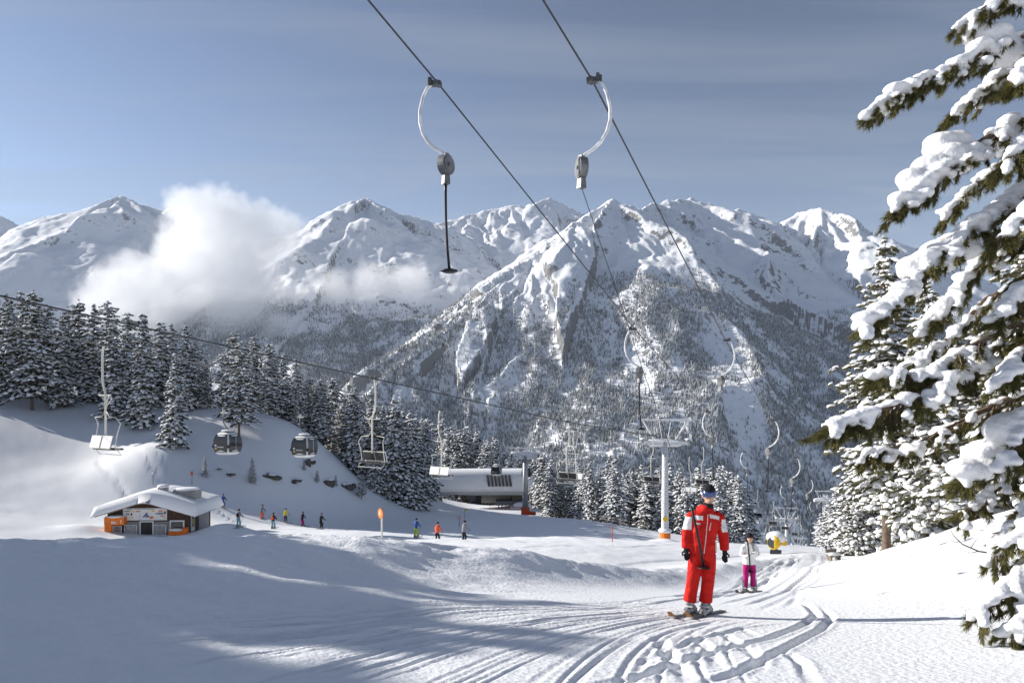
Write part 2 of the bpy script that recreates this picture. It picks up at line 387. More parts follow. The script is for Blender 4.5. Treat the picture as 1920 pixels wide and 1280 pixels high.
# orientation: rows outwards, columns clockwise -> faces look up
ground = grid_mesh('snow_slope', gx, gy, g_z, NR, NA, True, M['snow'])
tag(ground, 'snow covered ski slope with a shovelled bank and curving ski tracks', kind='structure')

# ---------------------------------------------------------------- mountains across the valley
RIDGES = []
def ridge(pts, k=.66): RIDGES.append(([W(*p) for p in pts], k))
ridge([(1150,374,4300),(1080,415,4050),(1000,482,3700),(920,545,3450),(850,606,3200),(770,670,2900),(690,735,2600),(600,815,2300)], .72)
ridge([(1150,374,4300),(1200,395,4600),(1232,378,5000),(1290,373,5300),(1345,388,5500),(1400,398,5700),(1462,420,5800),(1500,398,5600),(1540,390,5500),(1600,424,5200),(1660,458,5000),(1725,497,4800),(1810,545,4500),(1900,600,4300),(2000,640,4200),(2300,660,4000)], .7)
ridge([(1150,376,4300),(1190,470,3800),(1230,570,3350),(1270,690,2900),(1300,830,2450)], .8)
ridge([(1060,440,3950),(1060,540,3500),(1050,640,3100),(1040,760,2700)], .85)
ridge([(960,520,3560),(930,620,3150),(890,720,2750)], .85)
ridge([(1240,380,5000),(1330,425,4700),(1440,470,4300),(1500,560,3900),(1550,680,3400),(1580,800,2900)], .75)
ridge([(1290,376,5300),(1380,450,4900),(1440,510,4400),(1470,600,3900)], .8)
ridge([(1345,500,4200),(1390,620,3600),(1420,760,3000)], .85)
ridge([(1540,392,5500),(1520,460,5000),(1560,520,4600),(1640,620,4000)], .75)
ridge([(690,373,6000),(655,392,6000),(610,410,6000),(560,440,6000),(500,480,5900),(430,540,5700)], .62)
ridge([(690,373,6000),(740,398,6050),(790,412,6200),(840,425,6400),(880,402,6800),(925,392,7000),(960,385,7100),(1000,390,7200),(1030,371,7300),(1060,395,7300),(1100,410,7400)], .62)
ridge([(690,376,6000),(680,450,5500),(640,520,5000),(590,590,4500),(540,660,4000)], .7)
ridge([(740,400,6050),(800,455,5600),(860,520,5100),(880,590,4600)], .75)
ridge([(840,430,6300),(900,480,5900),(960,530,5600)], .75)
ridge([(230,365,7000),(195,388,7000),(160,418,7000),(130,440,6900),(60,505,6600),(-20,575,6300),(-150,660,6000)], .62)
ridge([(230,365,7000),(262,380,7050),(300,392,7100),(335,386,7200),(400,430,7400),(470,455,7500),(540,440,7800)], .62)
ridge([(230,368,7000),(250,440,6400),(300,520,5800),(350,600,5200)], .68)
ridge([(330,388,7200),(380,470,6600),(440,560,5900)], .7)
ridge([(150,440,6900),(170,520,6200),(200,600,5600)], .75)
ridge([(-200,380,8500),(-60,395,8500),(0,405,8500),(40,428,8700),(80,415,9000),(130,422,9000),(180,440,9000)], .6)
ridge([(-300,520,6000),(-100,560,5600),(60,600,5200),(250,680,4700)], .6)
def mountain_h(x, y):
    wx = x + 150 * fbm(x / 1100, y / 1100, 3, 71); wy = y + 150 * fbm(x / 1100, y / 1100, 3, 72)
    best = np.full(x.shape, -900.0); dist = np.full(x.shape, 1e9); run = np.zeros(x.shape)
    for ri, (pts, k) in enumerate(RIDGES):
        acc = 3000.0 * ri
        for i in range(len(pts) - 1):
            a, b = pts[i], pts[i + 1]; dx, dy = b.x - a.x, b.y - a.y; L = dx * dx + dy * dy
            t = np.clip(((x - a.x) * dx + (y - a.y) * dy) / L, 0, 1)
            ux, uy = a.x + t * dx, a.y + t * dy
            d0 = np.hypot(x - ux, y - uy); dw = np.hypot(wx - ux, wy - uy); mix = np.clip(d0 / 400, 0, 1)
            d = d0 * (1 - mix) + dw * mix
            h = a.z + t * (b.z - a.z) - k * d
            up = h > best; best = np.where(up, h, best); dist = np.where(up, d, dist)
            # angle round a corner keeps the gullies fanning out
            ang = np.arctan2(y - uy, x - ux)
            run = np.where(up, acc + t * math.sqrt(L) + 420 * ang, run)
            acc += math.sqrt(L)
    m = np.clip(dist / 420, .0, 1); low = np.clip((best + 800) / 500, 0, 1)
    g1 = 1 - np.abs(2 * vnoise(run / 330 + .5 * fbm(x / 500, y / 500, 2, 74), dist / 1400, 81) - 1)
    g2 = 1 - np.abs(2 * vnoise(run / 120 + .6 * fbm(x / 200, y / 200, 2, 75), dist / 700, 82) - 1)
    n = (g1 - .6) * 150 * m + (g2 - .55) * 46 * np.clip(m * 1.6, .08, 1)
    n += (ridged(wx / 420, wy / 420, 4, 83) - .55) * 46 * np.clip(m, .14, 1)
    g3 = 1 - np.abs(2 * vnoise(run / 48 + .7 * fbm(x / 90, y / 90, 2, 76), dist / 330, 84) - 1)
    n += (g3 - .5) * 19 * np.clip(m * 2.5, .12, 1) + fbm(x / 40, y / 40, 2, 88) * 7
    n += (1 - m) * (ridged(x / 110, y / 110, 3, 89) - .6) * 44       # broken crests
    return best + n * low
maz = np.radians(np.linspace(-47, 47, 760)); mrr = np.geomspace(1500, 10500, 560)
mx_ = (mrr[:, None] * np.sin(maz)[None, :]).ravel(); my_ = (mrr[:, None] * np.cos(maz)[None, :]).ravel()
mz_ = mountain_h(mx_, my_)
mm = bpy.data.materials.new('mountain_snow'); mm.use_nodes = True
def mountain_material(m):
    n, l = m.node_tree.nodes, m.node_tree.links; b = n['Principled BSDF']; b.inputs['Roughness'].default_value = .7; b.inputs['Specular IOR Level'].default_value = .1
    ge = n.new('ShaderNodeNewGeometry'); sp = n.new('ShaderNodeSeparateXYZ'); l.new(ge.outputs['Normal'], sp.inputs[0])
    no = n.new('ShaderNodeTexNoise'); no.inputs['Scale'].default_value = .028; no.inputs['Detail'].default_value = 10; no.inputs['Roughness'].default_value = .68
    l.new(ge.outputs['Position'], no.inputs['Vector'])
    ad = n.new('ShaderNodeMath'); ad.operation = 'MULTIPLY_ADD'; ad.inputs[1].default_value = .95; l.new(no.outputs['Fac'], ad.inputs[0]); l.new(sp.outputs['Z'], ad.inputs[2])
    mr = n.new('ShaderNodeMapRange'); mr.inputs['From Min'].default_value = 1.02; mr.inputs['From Max'].default_value = 1.10; l.new(ad.outputs[0], mr.inputs['Value'])
    mx = n.new('ShaderNodeMixRGB'); mx.inputs['Color1'].default_value = (.21, .205, .20, 1); mx.inputs['Color2'].default_value = (.86, .87, .89, 1)
    l.new(mr.outputs[0], mx.inputs['Fac']); l.new(mx.outputs[0], b.inputs['Base Color'])
    n2 = n.new('ShaderNodeTexNoise'); n2.inputs['Scale'].default_value = .09; n2.inputs['Detail'].default_value = 8; l.new(ge.outputs['Position'], n2.inputs['Vector'])
    bp = n.new('ShaderNodeBump'); bp.inputs['Strength'].default_value = .5; bp.inputs['Distance'].default_value = 5.0
    l.new(n2.outputs['Fac'], bp.inputs['Height']); l.new(bp.outputs[0], b.inputs['Normal'])
mountain_material(mm)
mountains = grid_mesh('mountains', mx_, my_, mz_, len(mrr), len(maz), False, mm)
tag(mountains, 'snowy alpine peaks rising across the valley', kind='structure')

# far forest on the valley sides: too many to count, one mass of tiny trees
fr = np.random.RandomState(11)
NF = 640000
fa = np.radians(fr.uniform(-42, 42, NF)); frr = np.sqrt(fr.uniform(1700 ** 2, 5600 ** 2, NF))
fx, fy = frr * np.sin(fa), frr * np.cos(fa); fz = mountain_h(fx, fy)
e = 25.0; sl = np.hypot(mountain_h(fx + e, fy) - fz, mountain_h(fx, fy + e) - fz) / e
tl = 600 + 190 * fbm(fx / 800, fy / 800, 3, 91) - 60 * (fx > 900)
gul = fbm(fx / 130, fy / 420, 4, 95)                       # avalanche gullies and clearings
prob = np.clip((tl - fz) / 260, 0, 1) * np.clip(1.25 + 2.4 * gul, 0.05, 1) * np.clip((1.9 - sl) / .4, 0.1, 1)
prob = prob * np.clip(1.0 + 1.6 * fbm(fx / 70, fy / 110, 3, 97), .1, 1)
keep = (fr.uniform(0, 1, NF) < prob) & (fz > -480)
fpts = np.stack([fx[keep], fy[keep], fz[keep] - 1.0], 1)
pm = bpy.data.meshes.new('forest_points'); pm.vertices.add(len(fpts)); pm.vertices.foreach_set('co', fpts.astype(np.float32).ravel()); pm.update()
ft = MB()
for zb, zt, rb in ((1.0, 9.5, 3.1), (6.5, 14.0, 2.3), (11.0, 18.0, 1.4)):
    vs = [(rb * math.cos(a) * (1 + .2 * (i % 2)), rb * math.sin(a) * (1 + .2 * (i % 2)), zb - .8 * (i % 2)) for i, a in enumerate([2 * math.pi * k / 6 for k in range(6)])] + [(0, 0, zt)]
    ft.add(vs, [(i, (i + 1) % 6, 6) for i in range(6)])
fmat = bpy.data.materials.new('far_forest'); fmat.use_nodes = True
_n, _l = fmat.node_tree.nodes, fmat.node_tree.links
_oi = _n.new('ShaderNodeObjectInfo'); _rp = _n.new('ShaderNodeValToRGB'); _l.new(_oi.outputs['Random'], _rp.inputs['Fac'])
_rp.color_ramp.elements[0].color = (.085, .09, .085, 1); _rp.color_ramp.elements[1].color = (.55, .56, .57, 1); _rp.color_ramp.elements[1].position = .95
_l.new(_rp.outputs[0], _n['Principled BSDF'].inputs['Base Color']); _n['Principled BSDF'].inputs['Roughness'].default_value = .9
far_tree = ft.build('far_tree', fmat); far_tree.hide_render = True; far_tree.hide_viewport = True
forest = bpy.data.objects.new('far_forest', pm); col.objects.link(forest)
tag(forest, 'snow dusted conifer forest covering the valley sides', 'forest', kind='stuff')
ng = bpy.data.node_groups.new('plant_forest', 'GeometryNodeTree')
ng.interface.new_socket('Geometry', in_out='INPUT', socket_type='NodeSocketGeometry'); ng.interface.new_socket('Geometry', in_out='OUTPUT', socket_type='NodeSocketGeometry')
gi, go = ng.nodes.new('NodeGroupInput'), ng.nodes.new('NodeGroupOutput')
iop = ng.nodes.new('GeometryNodeInstanceOnPoints'); oin = ng.nodes.new('GeometryNodeObjectInfo'); oin.inputs['Object'].default_value = far_tree
rs = ng.nodes.new('FunctionNodeRandomValue'); rs.data_type = 'FLOAT'; rs.inputs[2].default_value = .45; rs.inputs[3].default_value = 1.05
rv = ng.nodes.new('FunctionNodeRandomValue'); rv.data_type = 'FLOAT_VECTOR'; rv.inputs[0].default_value = (0, 0, 0); rv.inputs[1].default_value = (0, 0, 6.283)
ng.links.new(gi.outputs[0], iop.inputs['Points']); ng.links.new(oin.outputs['Geometry'], iop.inputs['Instance'])
ng.links.new(rs.outputs[1], iop.inputs['Scale']); ng.links.new(rv.outputs[0], iop.inputs['Rotation']); ng.links.new(iop.outputs[0], go.inputs[0])
gm = forest.modifiers.new('plant', 'NODES'); gm.node_group = ng

# ---------------------------------------------------------------- trees
ICO_V = []
_t = (1 + 5 ** .5) / 2
for a, b in ((-1, _t), (1, _t), (-1, -_t), (1, -_t)): ICO_V += [(a, b, 0), (0, a, b), (b, 0, a)]
ICO_V = [Vector(v).normalized() for v in ICO_V]
def _hull():
    bm = bmesh.new()
    for v in ICO_V: bm.verts.new(v)
    bmesh.ops.convex_hull(bm, input=bm.verts[:]); bm.verts.index_update()
    vs = [v.co.copy() for v in bm.verts]; fs = [tuple(v.index for v in f.verts) for f in bm.faces]; bm.free(); return vs, fs
ICO_V, ICO_F = _hull()
def conifer_meshes(seed, h, rad, clump, per_branch, whorl_gap, trunk_clear=.1, droop=.35, shape=.8, snow=.5, fringe=5, needle='needle'):
    """a snow-laden conifer: tapered trunk with limbs, and a crown of many small clumps, white above and dark beneath"""
    rn = random.Random(seed); tr, cr = MB(), MB()
    lean = Vector((rn.uniform(-.02, .02), rn.uniform(-.02, .02), 1))
    tr.tube([lean * (h * t) for t in (-.06, 0, .04, .3, .6, .85, .99)], [h * .016, h * .016, h * .0135, h * .011, h * .007, h * .003, .01], 9)
    def lump(c, s, rot):
        vs = []; sv = snow + rn.uniform(-.28, .28)
        for v in ICO_V:
            k = rn.uniform(.72, 1.28); vs.append(c + rot @ Vector((v.x * s * k, v.y * s * .8 * k, v.z * s * .5 * k)))
        for f in ICO_F:
            a, b, d = (vs[i] for i in f); n = (b - a).cross(d - a)
            n = n.normalized() if n.length > 0 else Vector((0, 0, 1))
            cr.add((a, b, d), [(0, 1, 2)], 1 if n.z > .95 - sv * 1.25 + rn.uniform(-.25, .25) else 0)
        for _ in range(fringe):        # needle sprays hanging below and outwards
            a = rn.uniform(0, 6.283); r0 = s * rn.uniform(.3, .9)
            p = c + rot @ Vector((r0 * math.cos(a), r0 * math.sin(a), -.15 * s))
            q = p + rot @ Vector((s * .75 * math.cos(a), s * .75 * math.sin(a), 0)) * rn.uniform(.5, 1.1) + Vector((0, 0, -s * rn.uniform(.25, .8)))
            w = Vector((-math.sin(a), math.cos(a), 0)) * s * .16
            cr.add((p - w, p + w, q), [(0, 1, 2)], 0)
    z = h * trunk_clear
    while z < h * .985:
        u = (z / h - trunk_clear) / (1 - trunk_clear)
        prof = (1 - u) ** shape * (0.72 + .28 * min(1, u / .12)) + .03
        nb = max(3, int(round(6 * (1 - u) + 3)))
        a0 = rn.uniform(0, 6.283)
        for b in range(nb):
            a = a0 + 6.283 * b / nb + rn.uniform(-.35, .35); L = rad * prof * rn.uniform(.6, 1.15) * (.55 + .9 * float(vnoise(N([math.cos(a) * 1.3 + seed]), N([math.sin(a) * 1.3 + z * .45]), seed)[0]))
            if rn.random() < .06: continue
            d = Vector((math.cos(a), math.sin(a), 0)); dr = droop * rn.uniform(.5, 1.4) * (1 - .6 * u)
            root = lean * (z + rn.uniform(-.6, .6) * whorl_gap)
            def at(t): return root + d * (L * t) + Vector((0, 0, L * (.18 * t - dr * t * t * 1.5)))
            if L > .5: tr.tube([at(0), at(.5), at(.92)], [.03 + .012 * L, .02 + .006 * L, .008], 4, caps=False)
            n = max(1, int(round(per_branch * L / rad + .6)))
            for i in range(n):
                t = (i + rn.uniform(.35, 1.0)) / n
                side = Vector((-d.y, d.x, 0)) * rn.uniform(-1, 1) * L * .24 * (.4 + t)
                c = at(t) + side + Vector((0, 0, rn.uniform(-.1, .06)))
                rot = Matrix.Rotation(a, 3, 'Z') @ Matrix.Rotation(dr * 1.2 + rn.uniform(-.2, .3), 3, 'Y')
                lump(c, clump * rn.uniform(.65, 1.3) * (.7 + .3 * (1 - u)), rot)
        z += whorl_gap * rn.uniform(.7, 1.3) * (.55 + .45 * (1 - u))
    lump(lean * h, clump * .5, Matrix.Identity(3))
    return tr.mesh('trunk', M['bark'], True), cr.mesh('crown', [M[needle], M['snow_load']], False)

def plant(name, meshes, label, loc, s, rz, group):
    t = thing(name, label, 'tree', loc, rz, group); t.scale = s if isinstance(s, tuple) else (s, s, s)
    for nm, me in zip(('trunk', 'crown'), meshes):
        o = bpy.data.objects.new(nm, me); col.objects.link(o); o.parent = t
    return t
H0 = 15.0
FAR_KINDS = [conifer_meshes(100 + i, H0, r_, .42, pb, .55, tc, dr, sh, sn) for i, (r_, pb, tc, dr, sh, sn) in enumerate(
    [(3.2, 6, .12, .34, .55, .7), (2.9, 6, .06, .45, .8, .66), (3.5, 6, .18, .26, .45, .72), (2.7, 5, .08, .42, .7, .68), (3.1, 6, .05, .36, .52, .74), (3.4, 6, .14, .3, .42, .64)])]
BRIGHT_KINDS = [conifer_meshes(140 + i, H0, r_, .40, 6, .55, .04, .40, sh, .74) for i, (r_, sh) in enumerate([(3.0, .6), (2.7, .75), (3.2, .5)])]
tr_rng = random.Random(21)
def far_tree_at(px, d, top_py, label, group, kinds, name='conifer', base_py=None, hmin=5.0, hmax=24.0, wide=1.0):
    x = (px - CX) / F * d
    z0 = gz(x, d); zt = (HZ - top_py) / F * d; h = min(max(zt - z0, hmin), hmax)
    k = tr_rng.randrange(len(kinds)); s = h / H0; wd = s ** .6 * wide * tr_rng.uniform(.85, 1.1)
    return plant(name, kinds[k], label, (x, d, z0 - .15), (wd, wd, s), tr_rng.uniform(0, 6.28), group)
# the wood on the shoulder above the hut: outline of its tops, read off the photograph
TOPS = [(-150,520),(-60,535),(20,548),(60,545),(110,572),(150,556),(200,565),(230,575),(280,580),(350,605),(400,655),(440,622),(500,632),(555,662),(600,700),(640,715),(700,738),(760,765),(800,790)]
def top_at(px): return float(np.interp(px, [t[0] for t in TOPS], [t[1] for t in TOPS]))
G1 = 'conifers of the wood above the hut'
L1 = 'snow dusted conifer in the shaded wood on the shoulder above the hut'
for px, d, dy in [(60,112,0),(118,116,18),(20,118,10),(-30,112,-5),(175,122,10),(210,112,15),(268,108,25),(240,118,0),(300,121,20),(350,116,0),(385,119,30),(150,128,0),(90,130,5),(-70,125,0),
                  (420,124,20),(440,117,0),(475,121,8),(505,118,0),(320,128,5),(270,132,0),(200,134,0),(40,136,0),(-10,134,0),(-110,118,0),(365,130,10),(455,130,12),(530,124,15),
                  (555,121,0),(580,126,15),(600,122,20),(-140,130,0),(130,138,12),(10,126,8),(75,122,30)]:
    far_tree_at(px, d, top_at(px) + dy + tr_rng.uniform(-6, 10), L1, G1, FAR_KINDS)
far_tree_at(328, 99, 660, 'slender snow covered spruce standing forward of the wood on the open snow', None, FAR_KINDS[1:2])
far_tree_at(448, 106, 640, 'tall pine with bare lower trunk behind the dark cabin', None, FAR_KINDS[2:3])
G2 = 'conifers between the knoll and the gondola station'
L2 = 'snow dusted conifer in the dark stand between the knoll and the gondola station'
for i in range(34):
    px = 590 + 215 * (i / 33) + tr_rng.uniform(-8, 8); d = tr_rng.uniform(120, 150)
    far_tree_at(px, d, top_at(px) + tr_rng.uniform(-8, 45), L2, G2, FAR_KINDS, hmin=7)
for px, d, tp in [(768,124,768),(748,128,800),(792,128,815),(722,122,850),(700,119,820)]:
    far_tree_at(px, d, tp, 'snow laden spruce at the foot of the knoll beside the gondola station', 'spruces beside the station', FAR_KINDS[1:2] + FAR_KINDS[3:4], wide=1.1)
G3 = 'conifers behind the gondola station'
L3 = 'dark snow dusted conifer standing behind the gondola station'
for i in range(40):
    px = 795 + 290 * (i / 39) + tr_rng.uniform(-8, 8); d = tr_rng.uniform(186, 225)
    tp = np.interp(px, [790, 830, 870, 920, 950, 1000, 1040, 1090], [785, 778, 785, 805, 832, 835, 860, 885]) + tr_rng.uniform(-6, 30)
    far_tree_at(px, d, tp, L3, G3, FAR_KINDS, hmin=8, hmax=28)
for px, d, tp in [(1015,150,850),(1032,146,870),(1050,150,880),(1068,148,905)]:
    far_tree_at(px, d, tp, 'dark conifer beside the grey gondola tower', 'conifers beside the gondola tower', FAR_KINDS, hmin=6)
G4 = 'conifers behind the white lift pylon'
L4 = 'sunlit snow laden conifer in the stand behind the white lift pylon'
for i in range(44):
    px = 1085 + 320 * (i / 43) + tr_rng.uniform(-7, 7); d = 121 + 30 * tr_rng.random() + max(0, (px - 1330)) * .12
    tp = np.interp(px, [1080, 1110, 1150, 1200, 1260, 1310, 1350, 1400], [880, 868, 858, 866, 862, 872, 870, 912]) + tr_rng.uniform(-8, 34)
    far_tree_at(px, d, tp, L4, G4, BRIGHT_KINDS, hmin=6, hmax=22, wide=1.1)
G5 = 'conifers beyond the crest of the tow track'
for px, d, tp, hm in [(1350,112,872,6),(1385,118,905,6),(1545,74,962,4.5),(1572,60,930,5),(1592,52,905,5),(1614,56,880,5),(1600,48,960,4),(1632,50,900,5)]:
    far_tree_at(px, d, tp, 'snow laden conifer standing where the tow track drops over the crest', G5, BRIGHT_KINDS, hmin=hm)
# saplings poking out of the snow on the knoll
for px, py, hh in [(384,893,2.6),(473,905,3.4),(678,935,3.6),(595,905,1.8),(570,880,1.6),(630,910,1.7)]:
    p = ground_px(px, py, 60); k = tr_rng.choice(FAR_KINDS); s = hh / H0
    plant('sapling', k, 'thin young conifer poking out of the snow on the knoll', (p.x, p.y, p.z - .1), (s * 1.1, s * 1.1, s), tr_rng.uniform(0, 6), 'saplings on the knoll')
# taller trees standing outside the view on the left: their shadows lie over the foreground
for x, y, h in [(-24.3,9.5,11),(-24.6,12,11.5),(-24.3,14.5,11),(-24.8,17,11.5),(-24,19,10.5),(-25,10.8,12),(-25.5,15.8,12),(-27,10.5,13),(-27,13.5,13),(-27.5,16.5,13.5),(-27,19.5,13),(-32,12,15.5),(-32,15.5,15),(-32,19,15.5),(-24.5,6.5,11),(-27,7,13),(-37,14,17),(-37,18,17),(-38,22,17),(-30,9,15),(-29.5,21.5,14.5),(-33,8.5,16),(-42,17,19)]:
    s = h / H0; plant('conifer', tr_rng.choice(FAR_KINDS), 'snow dusted conifer beside the foreground slope, casting shade over it', (x, y, gz(x, y) - .2), (s, s, s), tr_rng.uniform(0, 6), 'conifers shading the foreground')
# the trees on the right-hand bank, near enough to show their limbs
MID_KINDS = [conifer_meshes(200, 13.5, 2.5, .25, 10, .34, .20, .34, .62, .84, 4, 'needle_mid'), conifer_meshes(201, 11.0, 2.3, .24, 10, .34, .10, .36, .6, .84, 4, 'needle_mid'),
             conifer_meshes(202, 7.0, 2.1, .22, 9, .3, .03, .3, .55, .86, 4, 'needle_mid')]
def mid_tree(px, py, d, k, s, rz, label, group=None):
    x = (px - CX) / F * d; p = W(px, py, d)
    return plant('conifer', MID_KINDS[k], label, (x, d, gz(x, d) - .1), s, rz, group)
mid_tree(1662, 1040, 32, 0, 1.0, .4, 'tall snow laden pine with a sunlit bare trunk beside the tow track')
mid_tree(1735, 1015, 30, 1, (.8, .8, .95), 1.7, 'pine with a slim scaly trunk just right of the tallest pine')
mid_tree(1842, 985, 27, 2, (1.15, 1.15, 1.0), .9, 'bushy low snow laden conifer on top of the right bank')
mid_tree(1790, 990, 31, 1, (.9, .9, .8), 3.0, 'snow laden conifer behind the bushy low one on the right bank')
mid_tree(1930, 965, 25, 1, (1.0, 1.0, .9), 2.0, 'wide snow laden conifer rising behind the near pine branches')
mid_tree(1700, 1030, 38, 2, (1.0, 1.0, 1.1), 4.0, 'low snowy conifer filling the gap behind the two bare trunks')
mid_tree(1612, 1042, 42, 2, (.8, .8, .9), 5.0, 'small snowy conifer at the left edge of the right-hand wood')

# the near pine: trunk just outside the picture, limbs reaching in
near = thing('snowy_pine', 'large near pine with thick snow pillows on long drooping olive green limbs', 'tree', (7.35, 9.3, 0))
TX, TY = 7.35, 9.3; TZ = gz(TX, TY) - .2
_m = MB(); _m.tube([(0, 0, TZ), (0, 0, TZ + .6), (.05, .05, 2.0), (.0, .1, 5.0), (.05, .05, 8.5)], [.3, .24, .2, .14, .05], 14); _m.build('trunk', M['bark'], near, True)
nr = random.Random(5)
def L_(px, py, d): return W(px, py, d) - Vector((TX, TY, 0))
LIMBS = [  # pixel path from the trunk outwards, with distance; last number scales the snow
    ([(2010,-20,9.2),(1930,-30,9.0),(1870,0,8.9),(1822,30,8.8)], 1.2),
    ([(2020,60,9.2),(1900,70,8.9),(1790,120,8.7),(1710,160,8.6),(1645,196,8.5)], 1.15),
    ([(2030,130,9.3),(1930,130,9.3),(1850,160,9.4),(1780,215,9.4)], 1.1),
    ([(2020,215,9.2),(1900,225,8.8),(1790,300,8.6),(1730,350,8.5),(1678,385,8.4)], 1.35),
    ([(2030,240,9.3),(1920,280,9.6),(1840,330,9.7),(1770,400,9.8)], 1.0),
    ([(2020,330,9.2),(1920,360,8.7),(1830,420,8.4),(1760,470,8.3),(1690,540,8.2),(1622,605,8.1)], 1.3),
    ([(2030,420,9.3),(1930,430,9.0),(1850,480,9.0),(1780,560,9.0),(1730,610,9.0)], 1.1),
    ([(2030,500,9.4),(1940,520,9.8),(1850,560,10.0),(1770,640,10.0),(1690,690,10.0)], 1.0),
    ([(2020,590,9.2),(1900,610,8.8),(1800,660,8.6),(1730,700,8.5),(1660,700,8.4)], 1.1),
    ([(2020,660,9.2),(1900,680,8.7),(1800,700,8.4),(1700,750,8.2),(1620,780,8.1),(1560,798,8.0)], 1.35),
    ([(2030,700,9.3),(1930,730,9.3),(1820,780,9.3),(1720,830,9.3),(1620,850,9.3)], .9),
    ([(2030,760,9.3),(1930,790,8.7),(1860,840,8.4),(1810,890,8.3)], 1.6),
    ([(2030,830,9.3),(1950,850,9.2),(1880,900,9.1),(1810,960,9.1)], 1.0),
    ([(2030,900,9.3),(1960,930,8.9),(1900,985,8.7),(1865,1040,8.6)], 1.1),
    ([(2030,960,9.3),(1970,1010,8.7),(1910,1070,8.4),(1835,1150,8.2)], 1.0),
    ([(2030,1000,9.3),(1980,1060,8.5),(1930,1120,8.2),(1895,1180,8.0)], 1.0),
    ([(2030,20,9.4),(1990,50,8.6),(1950,90,8.2),(1905,150,8.0)], 1.1), ([(2030,180,9.4),(1990,200,8.5),(1940,240,8.1),(1890,300,7.9)], 1.1),
    ([(2030,300,9.4),(1990,330,8.5),(1930,380,8.1),(1870,450,7.9)], 1.1), ([(2030,450,9.4),(1990,470,8.5),(1930,520,8.1),(1870,590,7.9)], 1.1),
    ([(2030,560,9.4),(1990,590,8.5),(1930,640,8.1),(1880,700,7.9)], 1.0), ([(2030,690,9.4),(1990,720,8.5),(1940,770,8.1),(1890,850,7.9)], 1.3),
    ([(2030,850,9.4),(1990,880,8.5),(1950,940,8.1),(1915,1000,7.9)], 1.0), ([(2030,780,9.4),(1940,840,10.2),(1860,880,10.4),(1790,900,10.4)], .9)]
snow_mb = MB()
def tuft(mb, p, d, L, n):
    """a brush of pine needles"""
    d = d.normalized(); ref = Vector((0, 0, 1)) if abs(d.z) < .9 else Vector((1, 0, 0)); u = d.cross(ref).normalized(); w = d.cross(u)
    for _ in range(n):
        a = nr.uniform(0, 6.283); sp = nr.uniform(.15, .75); q = (d + (u * math.cos(a) + w * math.sin(a)) * sp).normalized()
        b = p - d * nr.uniform(0, L * .9); s = q.cross(Vector((nr.uniform(-1, 1), nr.uniform(-1, 1), nr.uniform(-1, 1))))
        s = s.normalized() * .0052 if s.length > .01 else u * .004
        mb.add((b - s, b + s, b + q * L * nr.uniform(.8, 1.15)), [(0, 1, 2)], 1)
for path, sk in LIMBS:
    pts = [L_(*p) for p in path]; lm = MB(); n = len(pts)
    def at(t):
        i = min(int(t * (n - 1)), n - 2); f = t * (n - 1) - i; return pts[i].lerp(pts[i + 1], f)
    Ln = sum((pts[i + 1] - pts[i]).length for i in range(n - 1))
    lm.tube([pts[0].lerp(Vector((0, 0, pts[0].z - .25)), .9)] + [at(i / 8) for i in range(9)], [.055] + [.045 * (1 - .85 * i / 8) + .006 for i in range(9)], 7, 0)
    nt = int(Ln * 24)
    for i in range(nt):
        t = .16 + .84 * (i + nr.random()) / nt; p = at(t); d0 = (at(min(1, t + .05)) - at(max(0, t - .05))).normalized()
        sd = d0.cross(Vector((0, 0, 1))).normalized() * nr.choice((-1, 1)); ln = nr.uniform(.18, .5) * (1.15 - .6 * t)
        dv = (d0 * .75 + sd * nr.uniform(.25, .9) + Vector((0, 0, nr.uniform(-.8, .02)))).normalized()
        e_ = p + dv * ln + Vector((0, 0, -.06)); mid = p.lerp(e_, .5) + Vector((0, 0, .02))
        lm.tube([p, mid, e_], [.011, .008, .004], 4, 0, caps=False)
        for q in (.35, .55, .75, .9, 1.0):
            c = p.lerp(e_, q); dd = (dv + Vector((nr.uniform(-.5, .5), nr.uniform(-.5, .5), nr.uniform(-.75, .1)))).normalized()
            tuft(lm, c + dd * .05, dd, nr.uniform(.075, .115), 34)
        if nr.random() < .3:
            for q in (.3, .6, .85):
                r = nr.uniform(.022, .055) * (.8 + .3 * sk); c = p.lerp(e_, q)
                snow_mb.ell(c + Vector((0, 0, r * .75)), (r * 1.5, r * 1.5, r), nu=8, nv=6)
    k = max(6, int(Ln / .09))
    for i in range(k):
        t = .1 + .9 * i / (k - 1); p = at(t); r = nr.uniform(.03, .075) * sk * (1.0 - .3 * t) * (1.45 if nr.random() < .18 else 1)
        if vnoise(N([i * .23 + 7 * sk]), N([Ln * 3.1]), 9)[0] < .36: continue
        snow_mb.ell(p + Vector((nr.uniform(-.03, .03), nr.uniform(-.05, .03), r * .62)), (r * 1.5, r * 1.7, r * .72), nu=9, nv=7)
    tuft(lm, pts[-1], (pts[-1] - pts[-2]), .1, 40)
    lm.build('limb', [M['bark'], M['needle_near']], near)
for (px, py, d), r_ in [((1850,62,8.9),.17),((1765,300,8.7),.22),((1740,345,8.6),.17),((1790,275,8.8),.2),((1780,462,8.5),.22),((1740,500,8.4),.18),((1865,850,8.4),.22),((1830,880,8.3),.18),((1905,800,8.2),.22),((1885,100,9),.2),((1905,262,9),.22)]:
    for _ in range(5): snow_mb.ell(L_(px + nr.uniform(-30, 30), py + nr.uniform(-10, 12), d), (r_ * nr.uniform(.8, 1.2), r_, r_ * nr.uniform(.5, .75)), nu=12, nv=9)
melt(snow_mb, .022, M['snow_load'], 'snow_load', near, 3)
